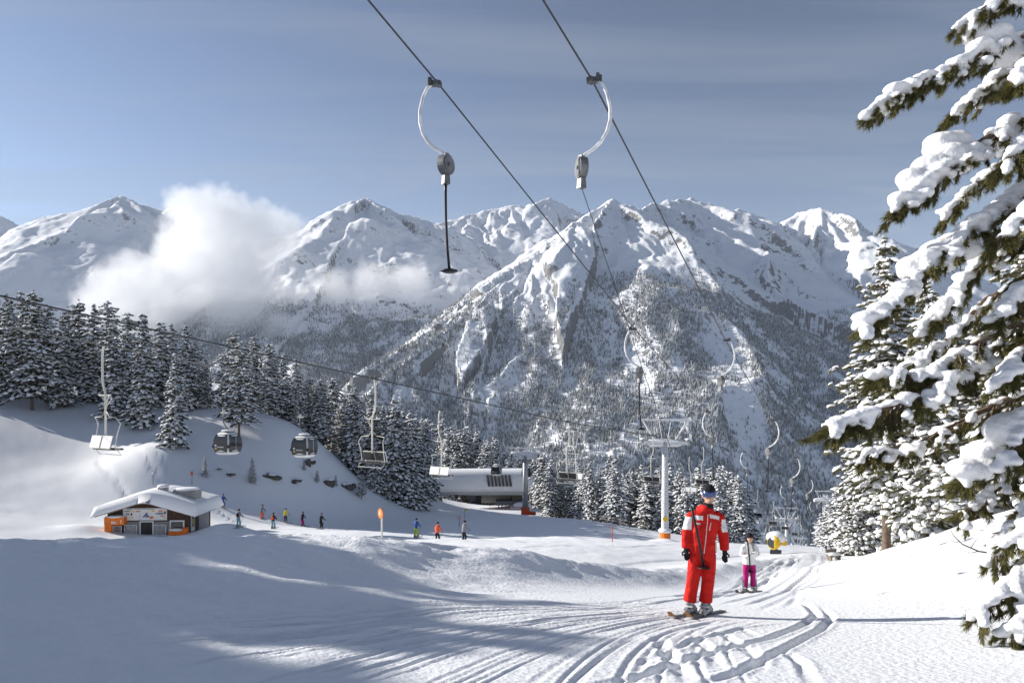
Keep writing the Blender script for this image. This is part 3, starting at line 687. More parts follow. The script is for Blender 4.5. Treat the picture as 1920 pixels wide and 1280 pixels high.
# a bare snow-caught branch sticking out of the right-hand bank
_b = W(1900, 1032, 11.5); _m = MB(); tw = thing('bare_branch', 'thin bare branch curving out of the snow of the right bank', 'branch', _b)
def _r(px, py): return W(px, py, 11.5) - _b
_m.tube([_r(1905,1036), _r(1870,1038), _r(1835,1033), _r(1805,1020), _r(1788,1004), _r(1780,988)], [.016, .014, .012, .01, .007, .003], 6); _m.build('stem', M['bark'], tw)
for pts in ([(1835,1033),(1820,1036),(1808,1032)], [(1820,1027),(1830,1012),(1842,1008)], [(1800,1014),(1790,1016),(1778,1008)], [(1862,1037),(1850,1046),(1838,1048)]):
    _m = MB(); _m.tube([_r(*p) for p in pts], [.008, .005, .002], 5); _m.build('twig', M['bark'], tw)

# ---------------------------------------------------------------- the platter tow lift
TOW_RZ = -math.atan2(.43, .90)            # local +Y runs downhill along the line
tl_pts = [W(*p) for p in [(690,0,7.3),(820,155,8.5),(1190,617,16),(1330,772,23.8),(1397,847,36),(1470,910,45),(1523,940,63)]]
tr_pts = [W(*p) for p in [(1018,0,6.77),(1110,150,8.0),(1360,637,17.2),(1447,788,22.5),(1490,858,30),(1517,898,42),(1535,925,62)]]
def cable(name, pts, r, label, n=6, m='rope'):
    o = thing(name, label, 'cable', pts[0]); mb = MB(); mb.tube([p - pts[0] for p in pts], r, n); mb.build('rope', M[m], o, True); return o
tow_tower_at = W(1548, 1012, 74); tow_tower_at.z = gz(tow_tower_at.x, tow_tower_at.y)
end_l, end_r = W(1534, 941, 74), W(1556, 941, 74)
cable('tow_cable', [Vector((-4.5, .8, 5.6))] + tl_pts + [end_l, W(1560, 985, 130)], .011, 'dark steel haul rope of the tow lift carrying the hanging platters')
cable('tow_cable', [Vector((-2.6, .8, 4.7))] + tr_pts + [end_r, W(1582, 985, 130)], .011, 'dark steel haul rope of the tow lift pulling the two skiers')
def make_hanger(mirror, with_pole):
    """grip, bent arm, spring box, and where it hangs free its pole and platter"""
    t = thing('tow_hanger', 'x', 'tow hanger'); s = -1 if mirror else 1
    m = MB(); m.box((-.02 * s, 0, .0), (.13, .07, .05)); m.box((-.075 * s, 0, .02), (.035, .12, .07)); m.tube([(.0, -.06, 0), (.0, .06, 0)], .026, 10)
    m.tube([(-.1 * s, 0, .05), (-.1 * s, 0, -.03)], .018, 8); m.build('grip', M['dsteel'], t)
    path = [(-.07, 0, -.01), (-.125, 0, -.05), (-.17, 0, -.15), (-.205, 0, -.30), (-.205, 0, -.43), (-.17, 0, -.56), (-.11, 0, -.66), (-.03, 0, -.735), (.06, 0, -.79), (.09, 0, -.82)]
    m = MB(); m.tube([(x * s, y, z) for x, y, z in path], [.019] * 9 + [.022], 10); m.build('arm', M['frost'], t, True)
    m = MB(); c = Vector((.10 * s, 0, -.93)); ax = Vector((.93 * s, -.37, 0))
    m.disc(c, ax, .115, .085, 24); m.disc(c + ax.normalized() * .042, ax, .09, .012, 24); m.disc(c + ax.normalized() * .05, ax, .02, .02, 10)
    m.box(c + Vector((0, 0, -.15)), (.075, .075, .14), rz=.7, taper=.85); m.box(c + Vector((0, 0, .1)), (.05, .06, .06), rz=.7)
    box = m.build('spring_box', M['box_steel'], t)
    m = MB(); m.box(c + Vector((-.02 * s, -.052, 0)), (.035, .008, .09), rz=.7 * s); m.build('warning_sticker', M['yellow'], box)
    if with_pole:
        m = MB(); z0 = -1.14; m.tube([(.095 * s, 0, z0 + .06), (.095 * s, 0, z0 - .1), (.10 * s, 0, z0 - .4), (.115 * s, 0, z0 - .7), (.14 * s, 0, z0 - .98)], [.022, .017, .015, .015, .015], 8); m.build('pole', M['black'], t, True)
        m = MB(); m.tube([(.14 * s, 0, z0 - .97), (.14 * s, 0, z0 - .985), (.14 * s, 0, z0 - 1.0), (.14 * s, 0, z0 - 1.015)], [.03, .095, .1, .06], 20); m.build('platter', M['black'], t, True)
    return t
protoL, protoR, protoN = make_hanger(False, True), make_hanger(True, True), make_hanger(True, False)
GH = 'hangers along the tow lift'
def put(proto, used, loc, label, group, rz=TOW_RZ * .35):
    if not used: proto.location = loc; proto.rotation_euler = (0, 0, rz); used.append(1); o = proto
    else: o = dup(proto, loc, rz)
    o['label'] = label
    if group: o['group'] = group
    elif 'group' in o.keys(): del o['group']
    return o
uL, uR, uN = [], [], []
put(protoL, uL, W(820, 157, 8.5), 'tow hanger with long black pole and platter hanging against the sky', GH)
put(protoL, uL, W(1190, 617, 16), 'empty tow hanger whose platter hangs beside the white pylon frame', GH)
for px, py, d in [(1330,772,23.8),(1397,847,36),(1470,910,45),(1491,922,52),(1523,940,62)]:
    put(protoL, uL, W(px, py, d), 'empty frosted tow hanger on the returning rope further down the line', GH)
hang1 = put(protoN, uN, W(1108, 151, 8.0), 'tow hanger whose thin rope runs down to the skier in red', GH)
hang2 = put(protoN, uN, W(1360, 638, 17.2), 'tow hanger without pole above the skier in the white jacket', GH)
for px, py, d in [(1447,788,22.5),(1490,858,30),(1517,898,42),(1535,926,60)]:
    put(protoR, uR, W(px, py, d), 'frosted tow hanger on the climbing rope further down the line', GH)
# lattice support of the tow
tt = thing('tow_tower', 'snow crusted lattice tower of the tow lift with a crossbar on top', 'lift tower', tow_tower_at)
topz = end_l.z + .75 - tow_tower_at.z
m = MB()
for sx in (-.28, .28):
    for sy in (-.28, .28): m.tube([(sx, sy, -.5), (sx * .55, sy * .55, topz)], .035, 5)
for i in range(9):
    z = i * topz / 9; k = 1 - .45 * z / topz; k2 = 1 - .45 * (z + topz / 9) / topz
    for sy in (-.28, .28):
        m.tube([(-.28 * k, sy * k, z), (.28 * k, sy * k, z)], .022, 4)
        m.tube([(-.28 * k, sy * k, z), (.28 * k2, sy * k2, z + topz / 9)], .016, 4)
m.build('lattice', M['frost'], tt)
m = MB(); m.box((0, 0, topz - .6), (2.3, .25, .2)); m.tube([(-1.0, 0, topz + .35), (1.0, 0, topz + .35)], .05, 6); m.tube([(-.55, 0, topz - .6), (-.9, 0, topz + .35)], .03, 5); m.tube([(.55, 0, topz - .6), (.9, 0, topz + .35)], .03, 5); m.build('crossbar', M['frost'], tt)
for sx in (-.58, .58):
    m = MB(); m.disc((sx, 0, topz - .82), (1, 0, 0), .2, .06, 14); m.disc((sx, .45, topz - .85), (1, 0, 0), .2, .06, 14); m.box((sx, .2, topz - .72), (.06, .8, .08)); m.build('sheave', M['dsteel'], tt)
m = MB(); m.ell((0, 0, topz - .45), (1.2, .25, .16), nu=16); m.build('snow_cap', M['snow_load'], tt, True)

# ---------------------------------------------------------------- the chairlift
CD = Vector((.55, .835, 0)).normalized(); CH_RZ = -math.atan2(CD.x, CD.y)
def on_line(px, base, d2):   # where the line through base with plan direction d2 crosses a photo column
    k = (px - CX) / F; t = (k * base.y - base.x) / (d2.x - k * d2.y); return base + d2 * t, t
PN, PF = Vector((22.9, 97, 0)), Vector((18.7, 99.75, 0))          # the two ropes at the pylon
nz = lambda t: float(np.interp(t, [-110, -79.6, -58, -32.6, 0], [8.3, 4.47, 1.74, -1.5, -4.7]))
fz_ = lambda t: float(np.interp(t, [-110, -73, -45, -17, 0], [7.8, 3.19, -.36, -3.1, -4.7]))
near_pts = [PN + CD * t + Vector((0, 0, nz(t))) for t in (-110, -95, -79.6, -68, -58, -45, -32.6, -16, -1.5)]
far_pts = [PF + CD * t + Vector((0, 0, fz_(t))) for t in (-110, -90, -73, -58, -45, -30, -17, -1.5)]
DOWN = [W(1317, 905, 105), W(1377, 944, 122), W(1419, 966, 145), W(1449, 981, 168), W(1472, 990, 195), W(1490, 1001, 225)]
down_pts = [p + Vector((0, 0, 5.2)) for p in DOWN]
off = PF - PN
cable('chairlift_cable', near_pts + [PN + Vector((0, 0, -4.65))] + down_pts, .042, 'thick haul rope of the chairlift carrying the dark-fronted chairs', m='rope')
cable('chairlift_cable', far_pts + [PF + Vector((0, 0, -4.65))] + [p + off * .8 for p in down_pts], .036, 'haul rope of the chairlift carrying the chairs seen from behind', m='lrope')
def make_chair():
    t = thing('lift_chair', 'x', 'lift chair')
    m = MB(); m.box((0, 0, .02), (.12, .5, .14)); m.disc((0, .2, .1), (1, 0, 0), .07, .1, 10); m.disc((0, -.2, .1), (1, 0, 0), .07, .1, 10); m.build('grip', M['dsteel'], t)
    m = MB(); m.tube([(0, 0, 0), (-.1, 0, -.12), (-.18, 0, -.35), (-.2, 0, -.8), (-.2, 0, -1.75), (-.12, 0, -2.1), (.06, 0, -2.45), (.1, 0, -2.75), (.1, 0, -4.85)], .055, 8); m.build('hanger_bar', M['cream'], t, True)
    m = MB(); m.tube([(-.55, 0, -2.62), (.6, 0, -2.62)], .03, 6); m.tube([(.1, 0, -3.3), (.42, 0, -2.62)], .022, 5); m.tube([(.1, 0, -3.3), (.28, .25, -2.75)], .022, 5); m.build('damper_bar', M['cream'], t)
    for s in (-1, 1):
        m = MB(); m.tube([(.1, 0, -3.35), (.1 + .35 * s, .0, -3.72), (1.02 * s, .05, -3.78), (1.08 * s, .25, -4.1), (1.0 * s, .1, -4.75), (1.0 * s, .0, -5.35), (.95 * s, .35, -5.42)], .026, 6); m.build('side_frame', M['cream'], t, True)
    m = MB(); m.box((0, -.18, -5.05), (1.96, .05, .62), rx=-.25); b = m.build('backrest', M['white'], t)
    for sx in (-.5, .5):
        m = MB(); m.box((sx, -.125, -5.04), (.9, .04, .54), rx=-.25); m.build('cushion', M['charcoal'], b)
    m = MB(); m.box((0, -.225, -5.05), (.06, .03, .62), rx=-.25); m.box((0, -.09, -4.74), (1.98, .07, .05)); m.box((0, -.26, -5.36), (1.98, .07, .05)); m.build('back_rib', M['cream'], b)
    m = MB(); m.box((0, .18, -5.42), (1.96, .56, .09)); m.build('seat', M['charcoal'], t)
    m = MB(); m.tube([(-1.02, .0, -5.38), (-1.1, .2, -5.6), (-1.05, .3, -5.72), (1.05, .3, -5.72), (1.1, .2, -5.6), (1.02, .0, -5.38)], .022, 6); m.build('footrest', M['cream'], t)
    return t
chair = make_chair(); uC = []
GC = 'chairs hanging on the chairlift'
def put_chair(p, facing, label, s=1.0):
    o = put(chair, uC, p, label, GC, CH_RZ + (0 if facing > 0 else math.pi)); o.scale = (s, s, s); return o
p, t = on_line(196, PF, CD); put_chair(p + Vector((0, 0, fz_(t))), 1, 'white backed lift chair hanging in front of the shaded wood, its footrest showing')
p, t = on_line(826, PF, CD); put_chair(p + Vector((0, 0, fz_(t))), 1, 'white backed lift chair hanging above the station roof')
p, t = on_line(1078, PF, CD); put_chair(p + Vector((0, 0, fz_(t))), 1, 'white backed lift chair close beside a dark-fronted one before the pylon')
p, t = on_line(700, PN, CD); put_chair(p + Vector((0, 0, nz(t))), -1, 'dark-fronted lift chair hanging in front of the conifers left of the station')
p, t = on_line(1064, PN, CD); put_chair(p + Vector((0, 0, nz(t))), -1, 'dark-fronted lift chair hanging just right of the gondola tower')
p, t = on_line(1222, PN, CD); put_chair(p + Vector((0, 0, nz(t))), -1, 'dark-fronted lift chair about to pass the white pylon')
for p in down_pts: put_chair(p, -1, 'small dark-fronted lift chair on the descending line beyond the pylon')
for p in [down_pts[0].lerp(down_pts[1], .4), down_pts[1].lerp(down_pts[2], .5), down_pts[3]]: put_chair(p + off * .8, 1, 'small pale lift chair on the far rope beyond the pylon')

def pylon(name, label, at, top_z, arm_z, half, frame_half, r0, r1, rz, pad=None, big=True):
    t = thing(name, label, 'lift tower', at, rz); h = top_z; m = MB()
    m.tube([(0, 0, -1.5), (0, 0, 0), (0, 0, arm_z + .25)], [r0, r0, r1], 16); m.build('mast', M['frost'], t, True)
    m = MB(); m.box((0, 0, arm_z), (half * 2, .55, .5)); m.box((0, 0, arm_z - .35), (half * 1.1, .45, .3), taper=1.5)
    arm = m.build('cross_arm', M['frost'], t)
    m = MB(); m.ell((0, 0, arm_z + .3), (half * .8, .42, .22), nu=18); m.build('snow_cap', M['snow_load'], arm, True)
    for s in (-1, 1):
        m = MB(); m.box((s * half, 0, arm_z + .1), (.16, 3.0, .22)); m.box((s * half, 0, arm_z + .35), (.7, 2.4, .05)); 
        for k in (-1.2, -.72, -.24, .24, .72, 1.2): m.disc((s * half + .12 * s, k, arm_z - .08), (1, 0, 0), .21, .09, 12)
        sh = m.build('sheave_assembly', M['steel'], t)
        m = MB()
        for k in (-1.3, -.45, .45, 1.3): m.tube([(s * half + .3 * s, k, arm_z + .3), (s * half + .3 * s, k, arm_z + 1.1)], .025, 4)
        m.tube([(s * half + .3 * s, -1.3, arm_z + 1.1), (s * half + .3 * s, 1.3, arm_z + 1.1)], .025, 4); m.build('catwalk_rail', M['frost'], sh)
        m = MB(); m.ell((s * half, .2, arm_z + .45), (.4, 1.2, .16), nu=12); m.build('snow_pile', M['snow_load'], sh, True)
    m = MB(); m.tube([(-frame_half, 0, h), (frame_half, 0, h)], .13, 8)
    for s in (-1, 1): m.tube([(s * frame_half * .96, 0, h), (s * half * .42, 0, arm_z + .2)], .12, 8)
    m.tube([(-frame_half * .25, 0, h), (-frame_half * .1, .3, arm_z)], .05, 6); m.tube([(frame_half * .25, 0, h), (frame_half * .1, .3, arm_z)], .05, 6); m.build('lifting_frame', M['frost'], t)
    m = MB()
    for sx in (-.2, .2): m.tube([(sx, -r0 - .12, .8), (sx, -r1 - .12, arm_z)], .022, 4)
    for i in range(int(arm_z / .38)):
        z = .9 + i * .38; k = r0 + (r1 - r0) * z / arm_z + .12; m.tube([(-.2, -k, z), (.2, -k, z)], .016, 4)
    m.build('ladder', M['steel'], t)
    return t
cab_z = -4.65
pyl = pylon('lift_pylon', 'frost covered white chairlift pylon with a triangular frame and orange pads at its foot', pylon_at + Vector((0, 0, -.4)), 16.6, 13.65, 2.9, 3.0, .5, .36, CH_RZ * .25)
m = MB(); m.tube([(0, 0, .6), (0, 0, 2.3)], .68, 14); m.build('orange_pad', M['orange'], pyl)
m = MB(); m.ell((0, 0, 2.32), (.9, .9, .36), nu=16); m.build('snow_on_pad', M['snow_load'], pyl, True)
m = MB(); m.disc((0, -.64, 3.9), (0, 1, .03), .33, .04, 20); m.build('warning_sign', M['yellow'], pyl)
for px, py, d, lab in [(1475, 1020, 205, 'second chairlift pylon lower down the line, seen over the crest'), (1498, 1060, 300, 'furthest chairlift pylon, only its frame showing above the crest')]:
    at = W(px, py, d); at.z = gz(at.x, at.y) if d < 250 else at.z - 12
    topz_ = (HZ - (952 if d < 250 else 1008)) / F * d - at.z
    pylon('lift_pylon', lab, at, topz_, topz_ - 3.2, 2.7, 3.0, .55, .4, CH_RZ * .4)

# ---------------------------------------------------------------- gondola lift
def make_cabin():
    t = thing('gondola_cabin', 'x', 'gondola')
    def ring(z, hx, hy, rnd, n=40):
        out = []
        for i in range(n):
            a = 2 * math.pi * i / n; c, s = math.cos(a), math.sin(a); e = .42
            out.append((hx * math.copysign(abs(c) ** e, c), hy * math.copysign(abs(s) ** e, s), z))
        return out
    lv = [(-1.12, .62, .62), (-1.08, .78, .78), (-.75, .93, .93), (-.2, 1.0, 1.0), (.25, .98, .98), (.75, .86, .86), (.98, .70, .70), (1.04, .5, .5)]
    m = MB(); rings = [ring(z, a, b, 0) for z, a, b in lv]; n = 40
    m.add([p for r in rings for p in r], [(i * n + j, i * n + (j + 1) % n, (i + 1) * n + (j + 1) % n, (i + 1) * n + j) for i in range(len(lv) - 1) for j in range(n)])
    m.add(rings[0], [tuple(reversed(range(n)))]); m.add(rings[-1], [tuple(range(n))]); sh = m.build('shell', M['white'], t, True)
    hw = lambda z: float(np.interp(z, [l[0] for l in lv], [l[1] for l in lv])) + .012
    for k in range(4):
        a = k * math.pi / 2; rot = Matrix.Rotation(a, 3, 'Z'); m = MB(); zs = [-.86, -.5, -.2, .05, .3, .58, .86]; vs = []
        for z in zs:
            for u in (-.93, -.45, 0, .45, .93): vs.append(rot @ Vector((u * hw(z) * .93, -hw(z) - .006, z)))
        m.add(vs, [(i * 5 + j, i * 5 + j + 1, (i + 1) * 5 + j + 1, (i + 1) * 5 + j) for i in range(6) for j in range(4)]); wnd = m.build('window', M['glass'], t, True)
        m = MB()
        if k in (0, 2):
            for j, (u, w_) in enumerate([(-.30, .07), (-.19, .05), (-.08, .03), (.02, .06), (.11, .05), (.20, .05), (.29, .03), (.37, .05)]): m.box(rot @ Vector((u, -hw(-.36) - .02, -.36)), (w_ if k % 2 == 0 else .01, .012, .11))
            m.build('lettering', M['white'], wnd); m = MB(); m.box(rot @ Vector((-.56, -hw(-.28) - .018, -.2)), (.2, .012, .14)); m.build('logo_panel', M['white'], wnd)
            m = MB(); m.box(rot @ Vector((-.56, -hw(-.5) - .018, -.52)), (.2, .012, .14)); m.build('logo_base', M['yellow'], wnd); m = MB(); m.box(rot @ Vector((-.56, -hw(-.36) - .018, -.36)), (.2, .012, .13)); m.build('logo_band', M['violet'], wnd)
        else:
            m.box(rot @ Vector((0, -hw(0) - .012, 0)), (.02, .02, 1.5)); m.build('door_gap', M['white'], wnd)
    for sx in (-1, 1):
        m = MB(); m.box((sx * .93, -.93, -.32), (.16, .16, .28)); m.build('bumper', M['black'], t)
    m = MB(); m.box((0, 0, 1.12), (1.0, 1.0, .16), taper=.75); m.box((0, 0, 1.24), (.5, .5, .1)); m.build('roof_unit', M['dsteel'], t)
    m = MB(); m.tube([(.25, 0, 1.2), (-.2, 0, 1.55), (-.5, 0, 1.95), (-.55, 0, 2.2), (-.5, 0, 2.9)], [.06, .055, .05, .05, .05], 8); m.build('hanger_arm', M['dsteel'], t, True)
    m = MB(); m.box((-.45, 0, 2.95), (.3, .7, .16)); m.box((-.5, 0, 3.1), (.12, .3, .3)); m.build('grip', M['cream'], t)
    m = MB(); m.ell((0, 0, 1.2), (.6, .6, .12), nu=14); m.build('snow_on_roof', M['snow_load'], t, True)
    return t
cabin = make_cabin(); uG = []
def put_cabin(px, py, d, label, rz, s=1.0):
    o = put(cabin, uG, W(px, py, d), label, 'cabins of the gondola lift', rz); o.scale = (s, s, s)
put_cabin(427, 830, 73, 'dark windowed gondola cabin hanging in front of the lone pine', -.38)
put_cabin(571, 836, 76, 'dark windowed gondola cabin at the edge of the knoll before the conifers', -.30)
put_cabin(931, 881, 158, 'dark gondola cabin leaving over the station roof', -.2)
put_cabin(989, 884, 146, 'dark gondola cabin hanging beside the grey tower', -.2)
gA, gB = W(0, 642, 51.4), W(408, 769, 73)
cable('gondola_cable', [gA + (gA - gB) * .6, gA, W(200, 712, 61), gB, W(700, 815, 95), W(928, 852, 158)], .024, 'thin haul rope of the gondola lift carrying the cabin by the lone pine', m='lrope')
cable('gondola_cable', [W(-150, 640, 48), W(0, 690, 54), W(300, 752, 66), W(556, 775, 76), W(800, 820, 105), W(986, 855, 146)], .024, 'lower haul rope of the gondola lift carrying the cabin at the knoll edge', m='lrope')
# grey tubular tower in front of the station
gt_at = W(985, 966, 138); gt_at.z = gz(gt_at.x, gt_at.y) - .1
gt = thing('gondola_tower', 'grey tubular gondola tower with snowy crosshead and red padding at its foot', 'lift tower', gt_at, -.1); hh = (HZ - 840) / F * 138 - gt_at.z
m = MB(); m.tube([(0, 0, -1), (0, 0, hh * .5), (0, 0, hh - 1.4)], [.62, .5, .42], 18); m.build('mast', M['steel'], gt, True)
m = MB(); m.box((0, 0, hh - 1.2), (5.4, .6, .55)); m.box((0, 0, hh - 1.8), (3.4, .5, .5), taper=1.5); ca = m.build('cross_arm', M['frost'], gt)
m = MB(); m.ell((0, 0, hh - .85), (2.8, .5, .28), nu=20); m.build('snow_cap', M['snow_load'], ca, True)
for s in (-1, 1):
    m = MB(); m.box((2.5 * s, 0, hh - 1.3), (.3, 2.8, .25))
    for k in (-1.1, -.4, .4, 1.1): m.disc((2.5 * s, k, hh - 1.5), (1, 0, 0), .22, .1, 12)
    m.build('sheave_assembly', M['dsteel'], gt)
    m = MB(); m.tube([(s * 2.0, 0, hh - 1.0), (s * 2.9, 0, hh)], .08, 6); m.tube([(s * 1.0, 0, hh - 1.0), (s * 1.4, 0, hh)], .06, 6); m.build('frame_post', M['frost'], gt)
m = MB(); m.tube([(-3.0, 0, hh), (3.0, 0, hh)], .12, 8); m.build('lifting_beam', M['frost'], gt)
m = MB()
for sx in (-.2, .2): m.tube([(sx, -.7, .8), (sx, -.55, hh - 1.5)], .025, 4)
for i in range(26): m.tube([(-.2, -.70 + .005 * i, 1.0 + .38 * i), (.2, -.70 + .005 * i, 1.0 + .38 * i)], .018, 4)
m.build('ladder', M['steel'], gt)
m = MB(); m.tube([(0, 0, -.2), (0, 0, 1.6)], .78, 14); m.box((1.2, -.3, .55), (1.5, .5, .55), rz=-.35, rx=.2); m.build('red_pad', M['redpad'], gt)

# ---------------------------------------------------------------- the hut
hz0 = -12.15
hut = thing('snow_hut', 'brown wooden hut under a thick snow roof with an orange corner and a sponsor board', 'hut', (W(277, 1003, 70).x, 70.0, hz0), .06)
HW, HD, EZ, RZ_ = 3.67, 6.2, 1.95, 3.15
m = MB(); m.add([(-HW, 0, -1.5), (HW, 0, -1.5), (HW, 0, EZ + .1), (0, 0, RZ_ - .05), (-HW, 0, EZ + .1), (-HW, HD, -1.5), (HW, HD, -1.5), (HW, HD, EZ + .1), (0, HD, RZ_ - .05), (-HW, HD, EZ + .1)],
                [(0, 1, 2, 3, 4), (9, 8, 7, 6, 5), (1, 6, 7, 2), (5, 0, 4, 9), (2, 7, 8, 3), (3, 8, 9, 4)]); wall = m.build('wall', M['wood'], hut)
for i in range(25):           # weatherboards of the gable
    x = -HW + .15 + i * (2 * HW - .3) / 24; top = EZ + (RZ_ - EZ) * (1 - abs(x) / HW) - .12
    m = MB(); m.box((x, -.018, (top + .2) / 2 + .2), (.27, .03, top - .3)); m.build('board', M['wood'], wall)
m = MB()
for s_ in (-1, 1):
    m.add([(0, -.9, RZ_), (s_ * 4.45, -.9, EZ - .12), (s_ * 4.45, HD + .7, EZ - .12), (0, HD + .7, RZ_), (0, -.9, RZ_ + .14), (s_ * 4.45, -.9, EZ + .02), (s_ * 4.45, HD + .7, EZ + .02), (0, HD + .7, RZ_ + .14)],
          [(0, 1, 2, 3), (7, 6, 5, 4), (0, 4, 5, 1), (1, 5, 6, 2), (2, 6, 7, 3)] if s_ < 0 else [(3, 2, 1, 0), (4, 5, 6, 7), (1, 5, 4, 0), (2, 6, 5, 1), (3, 7, 6, 2)])
roof = m.build('roof', M['greywood'], hut)
# the snow on the roof: a rounded blanket with an overhanging edge
m = MB(); nx, ny = 40, 26; vs, fs = [], []
for j in range(ny + 1):
    v = j / ny; y = -1.05 + (HD + 1.95) * v
    for i in range(nx + 1):
        u = -1 + 2 * i / nx; x = 4.75 * u; e_ = min(1 - abs(u), .07) / .07; f_ = min(min(v, 1 - v), .05) / .05
        th = (.9 + .10 * math.sin(u * 3 + v * 4) + .06 * math.sin(v * 9 + u * 2)) * math.sqrt(max(0, 1 - (1 - e_) ** 2)) * math.sqrt(max(0, 1 - (1 - f_) ** 2))
        zr = RZ_ + .13 - (RZ_ - EZ + .12) * min(math.sqrt(x * x + .8) - .2, 4.45) / 4.45 - .35 * max(0, abs(x) - 4.45)
        vs.append((x, y, zr + th + .03))
for j in range(ny):
    for i in range(nx): a = j * (nx + 1) + i; fs.append((a, a + 1, a + nx + 2, a + nx + 1))
b0 = len(vs)
for j in range(ny + 1):
    for i in range(nx + 1):
        x, y, z = vs[j * (nx + 1) + i]; vs.append((x * .985, y, RZ_ + .10 - (RZ_ - EZ + .12) * min(abs(x), 4.45) / 4.45 - .35 * max(0, abs(x) - 4.45)))
for j in range(ny):
    for i in range(nx): a = b0 + j * (nx + 1) + i; fs.append((a + nx + 1, a + nx + 2, a + 1, a))
for i in range(nx): fs.append((i, b0 + i, b0 + i + 1, i + 1)); k = ny * (nx + 1) + i; fs.append((k + 1, b0 + k + 1, b0 + k, k))
for j in range(ny): a = j * (nx + 1); fs.append((a + nx + 1, b0 + a + nx + 1, b0 + a, a)); a += nx; fs.append((a, b0 + a, b0 + a + nx + 1, a + nx + 1))
m.add(vs, fs); m.build('snow_blanket', M['snow_load'], roof, True)
def hx(px): return (px - 277) / 20.0
def hz_(py): return (1003 - py) / 20.0
def panel(name, x0, x1, y0, y1, m_, y=-.06, th=.06, parent=None):
    q = MB(); q.box(((hx(x0) + hx(x1)) / 2, y, (hz_(y0) + hz_(y1)) / 2), (hx(x1) - hx(x0), th, hz_(y0) - hz_(y1))); return q.build(name, M[m_], parent or hut)
bd = panel('sponsor_board', 233, 313, 952, 974.5, 'white', -.09)
for x0, x1, y0, y1, m_ in [(240,250,953.4,954.6,'charcoal'),(252,290,953.4,954.4,'greypanel'),(236,246,957,958.5,'charcoal'),(248,254,957,959,'yellow'),(256,265,957,958.8,'redpad'),(239,245,961,964,'greypanel'),(247,250,961,965,'charcoal'),(247,252,968,970,'yellow'),
                           (285,290,956,958.5,'yellow'),(298,305,956,958.5,'orange'),(296,307,960,964,'greypanel'),(308,311,958,963,'charcoal'),(301,309,966,967.5,'redpad'),(282,288,967,971.5,'orange'),(306,311,969,971,'yellow'),(292,295,961,963,'blue')]:
    panel('board_mark', x0, x1, y0, y1, m_, -.124, .008, bd)
q = MB(); q.add([(hx(268), -.126, hz_(969)), (hx(276), -.126, hz_(959.5)), (hx(278), -.126, hz_(961.5)), (hx(272), -.126, hz_(969))], [(0, 3, 2, 1)]); q.add([(hx(273), -.127, hz_(969)), (hx(277), -.127, hz_(962)), (hx(282), -.127, hz_(969))], [(0, 2, 1)]); q.build('peak_emblem', M['violet'], bd)
panel('board_seam', 263.3, 263.9, 962, 974.5, 'greypanel', -.124, .008, bd)
kiosk = panel('orange_corner', 204.5, 240, 967, 981, 'orange', -.38, .7)
panel('orange_post', 204.5, 217, 981, 1008, 'orange', -.36, .66)
q = MB(); q.ell((hx(222), -.4, hz_(966.5)), (.95, .42, .14), nu=16); q.build('snow_on_corner', M['snow_load'], hut, True)
for x0, x1, y0, y1 in [(217.5,218.6,974,979),(219.2,220.2,973,979),(221,222.2,974.5,979.4),(223,223.8,974,979),(224.6,225.8,975.5,979.4),(234,235.4,971.5,978)]: panel('white_lettering', x0, x1, y0, y1, 'white', -.735, .012, kiosk)
def grille(x0, x1, y0, y1, y, nb):
    q = MB()
    for i in range(nb): q.tube([(hx(x0 + (x1 - x0) * (i + .5) / nb), y, hz_(y1)), (hx(x0 + (x1 - x0) * (i + .5) / nb), y, hz_(y0))], .016, 4)
    for py in (y0, y1): q.tube([(hx(x0), y, hz_(py)), (hx(x1), y, hz_(py))], .025, 4)
    for px in (x0, x1): q.tube([(hx(px), y, hz_(y0)), (hx(px), y, hz_(y1 + 3))], .025, 4)
    q.build('barrier', M['frost'], hut)
panel('shutter', 238, 263, 977, 1004, 'greypanel'); panel('shutter', 289.5, 317, 977, 1004, 'greypanel')
grille(217.5, 233, 984, 1003, -.45, 7); grille(239, 261, 982, 1001, -.5, 10); grille(291, 314, 982, 1001, -.5, 10)
dr = panel('door', 265.5, 286.5, 978, 1006, 'charcoal', -.10)
for r_ in [(263.2,265.5,976,1006),(286.5,288.8,976,1006),(265.5,286.5,976,978)]: panel('door_frame', *r_, 'white', -.11, .09, dr)
wd = panel('window', 320.5, 342.5, 977.5, 993, 'glass', -.10)
for r_ in [(318,320.5,975,996),(342.5,345,975,996),(320.5,342.5,975,977.5)]: panel('window_frame', *r_, 'white', -.11, .09, wd)
panel('orange_mat', 320, 346, 992, 1004, 'orange', -.55, .2); q = MB(); q.box((hx(349.5), -.45, hz_(996)), (.42, .5, .85), rx=.1); q.build('orange_mat', M['orange'], hut)
q = MB(); q.ell((hx(334), -.55, hz_(991.5)), (.75, .3, .14), nu=14); q.build('snow_on_mat', M['snow_load'], hut, True)
q = MB(); q.box((HW + .03, 1.2, 1.0), (.05, .9, 1.7)); sw = q.build('side_window', M['white'], hut)
q = MB(); q.box((HW + .065, 1.2, 1.1), (.02, .62, 1.3)); q.build('pane', M['glass'], sw); q = MB(); q.box((HW + .08, 1.1, 1.1), (.01, .34, .55)); q.build('poster', M['green'], sw)
q = MB(); q.box((HW + .03, 4.2, .9), (.05, 2.8, 2.0)); q.build('side_panel', M['greypanel'], hut)
q = MB(); q.box((.55, 2.2, 3.75), (.75, .75, 1.0)); ch = q.build('chimney', M['concrete'], roof); q = MB(); q.ell((.55, 2.2, 4.36), (.56, .56, .2), nu=16); q.build('snow_cap', M['snow_load'], ch, True)
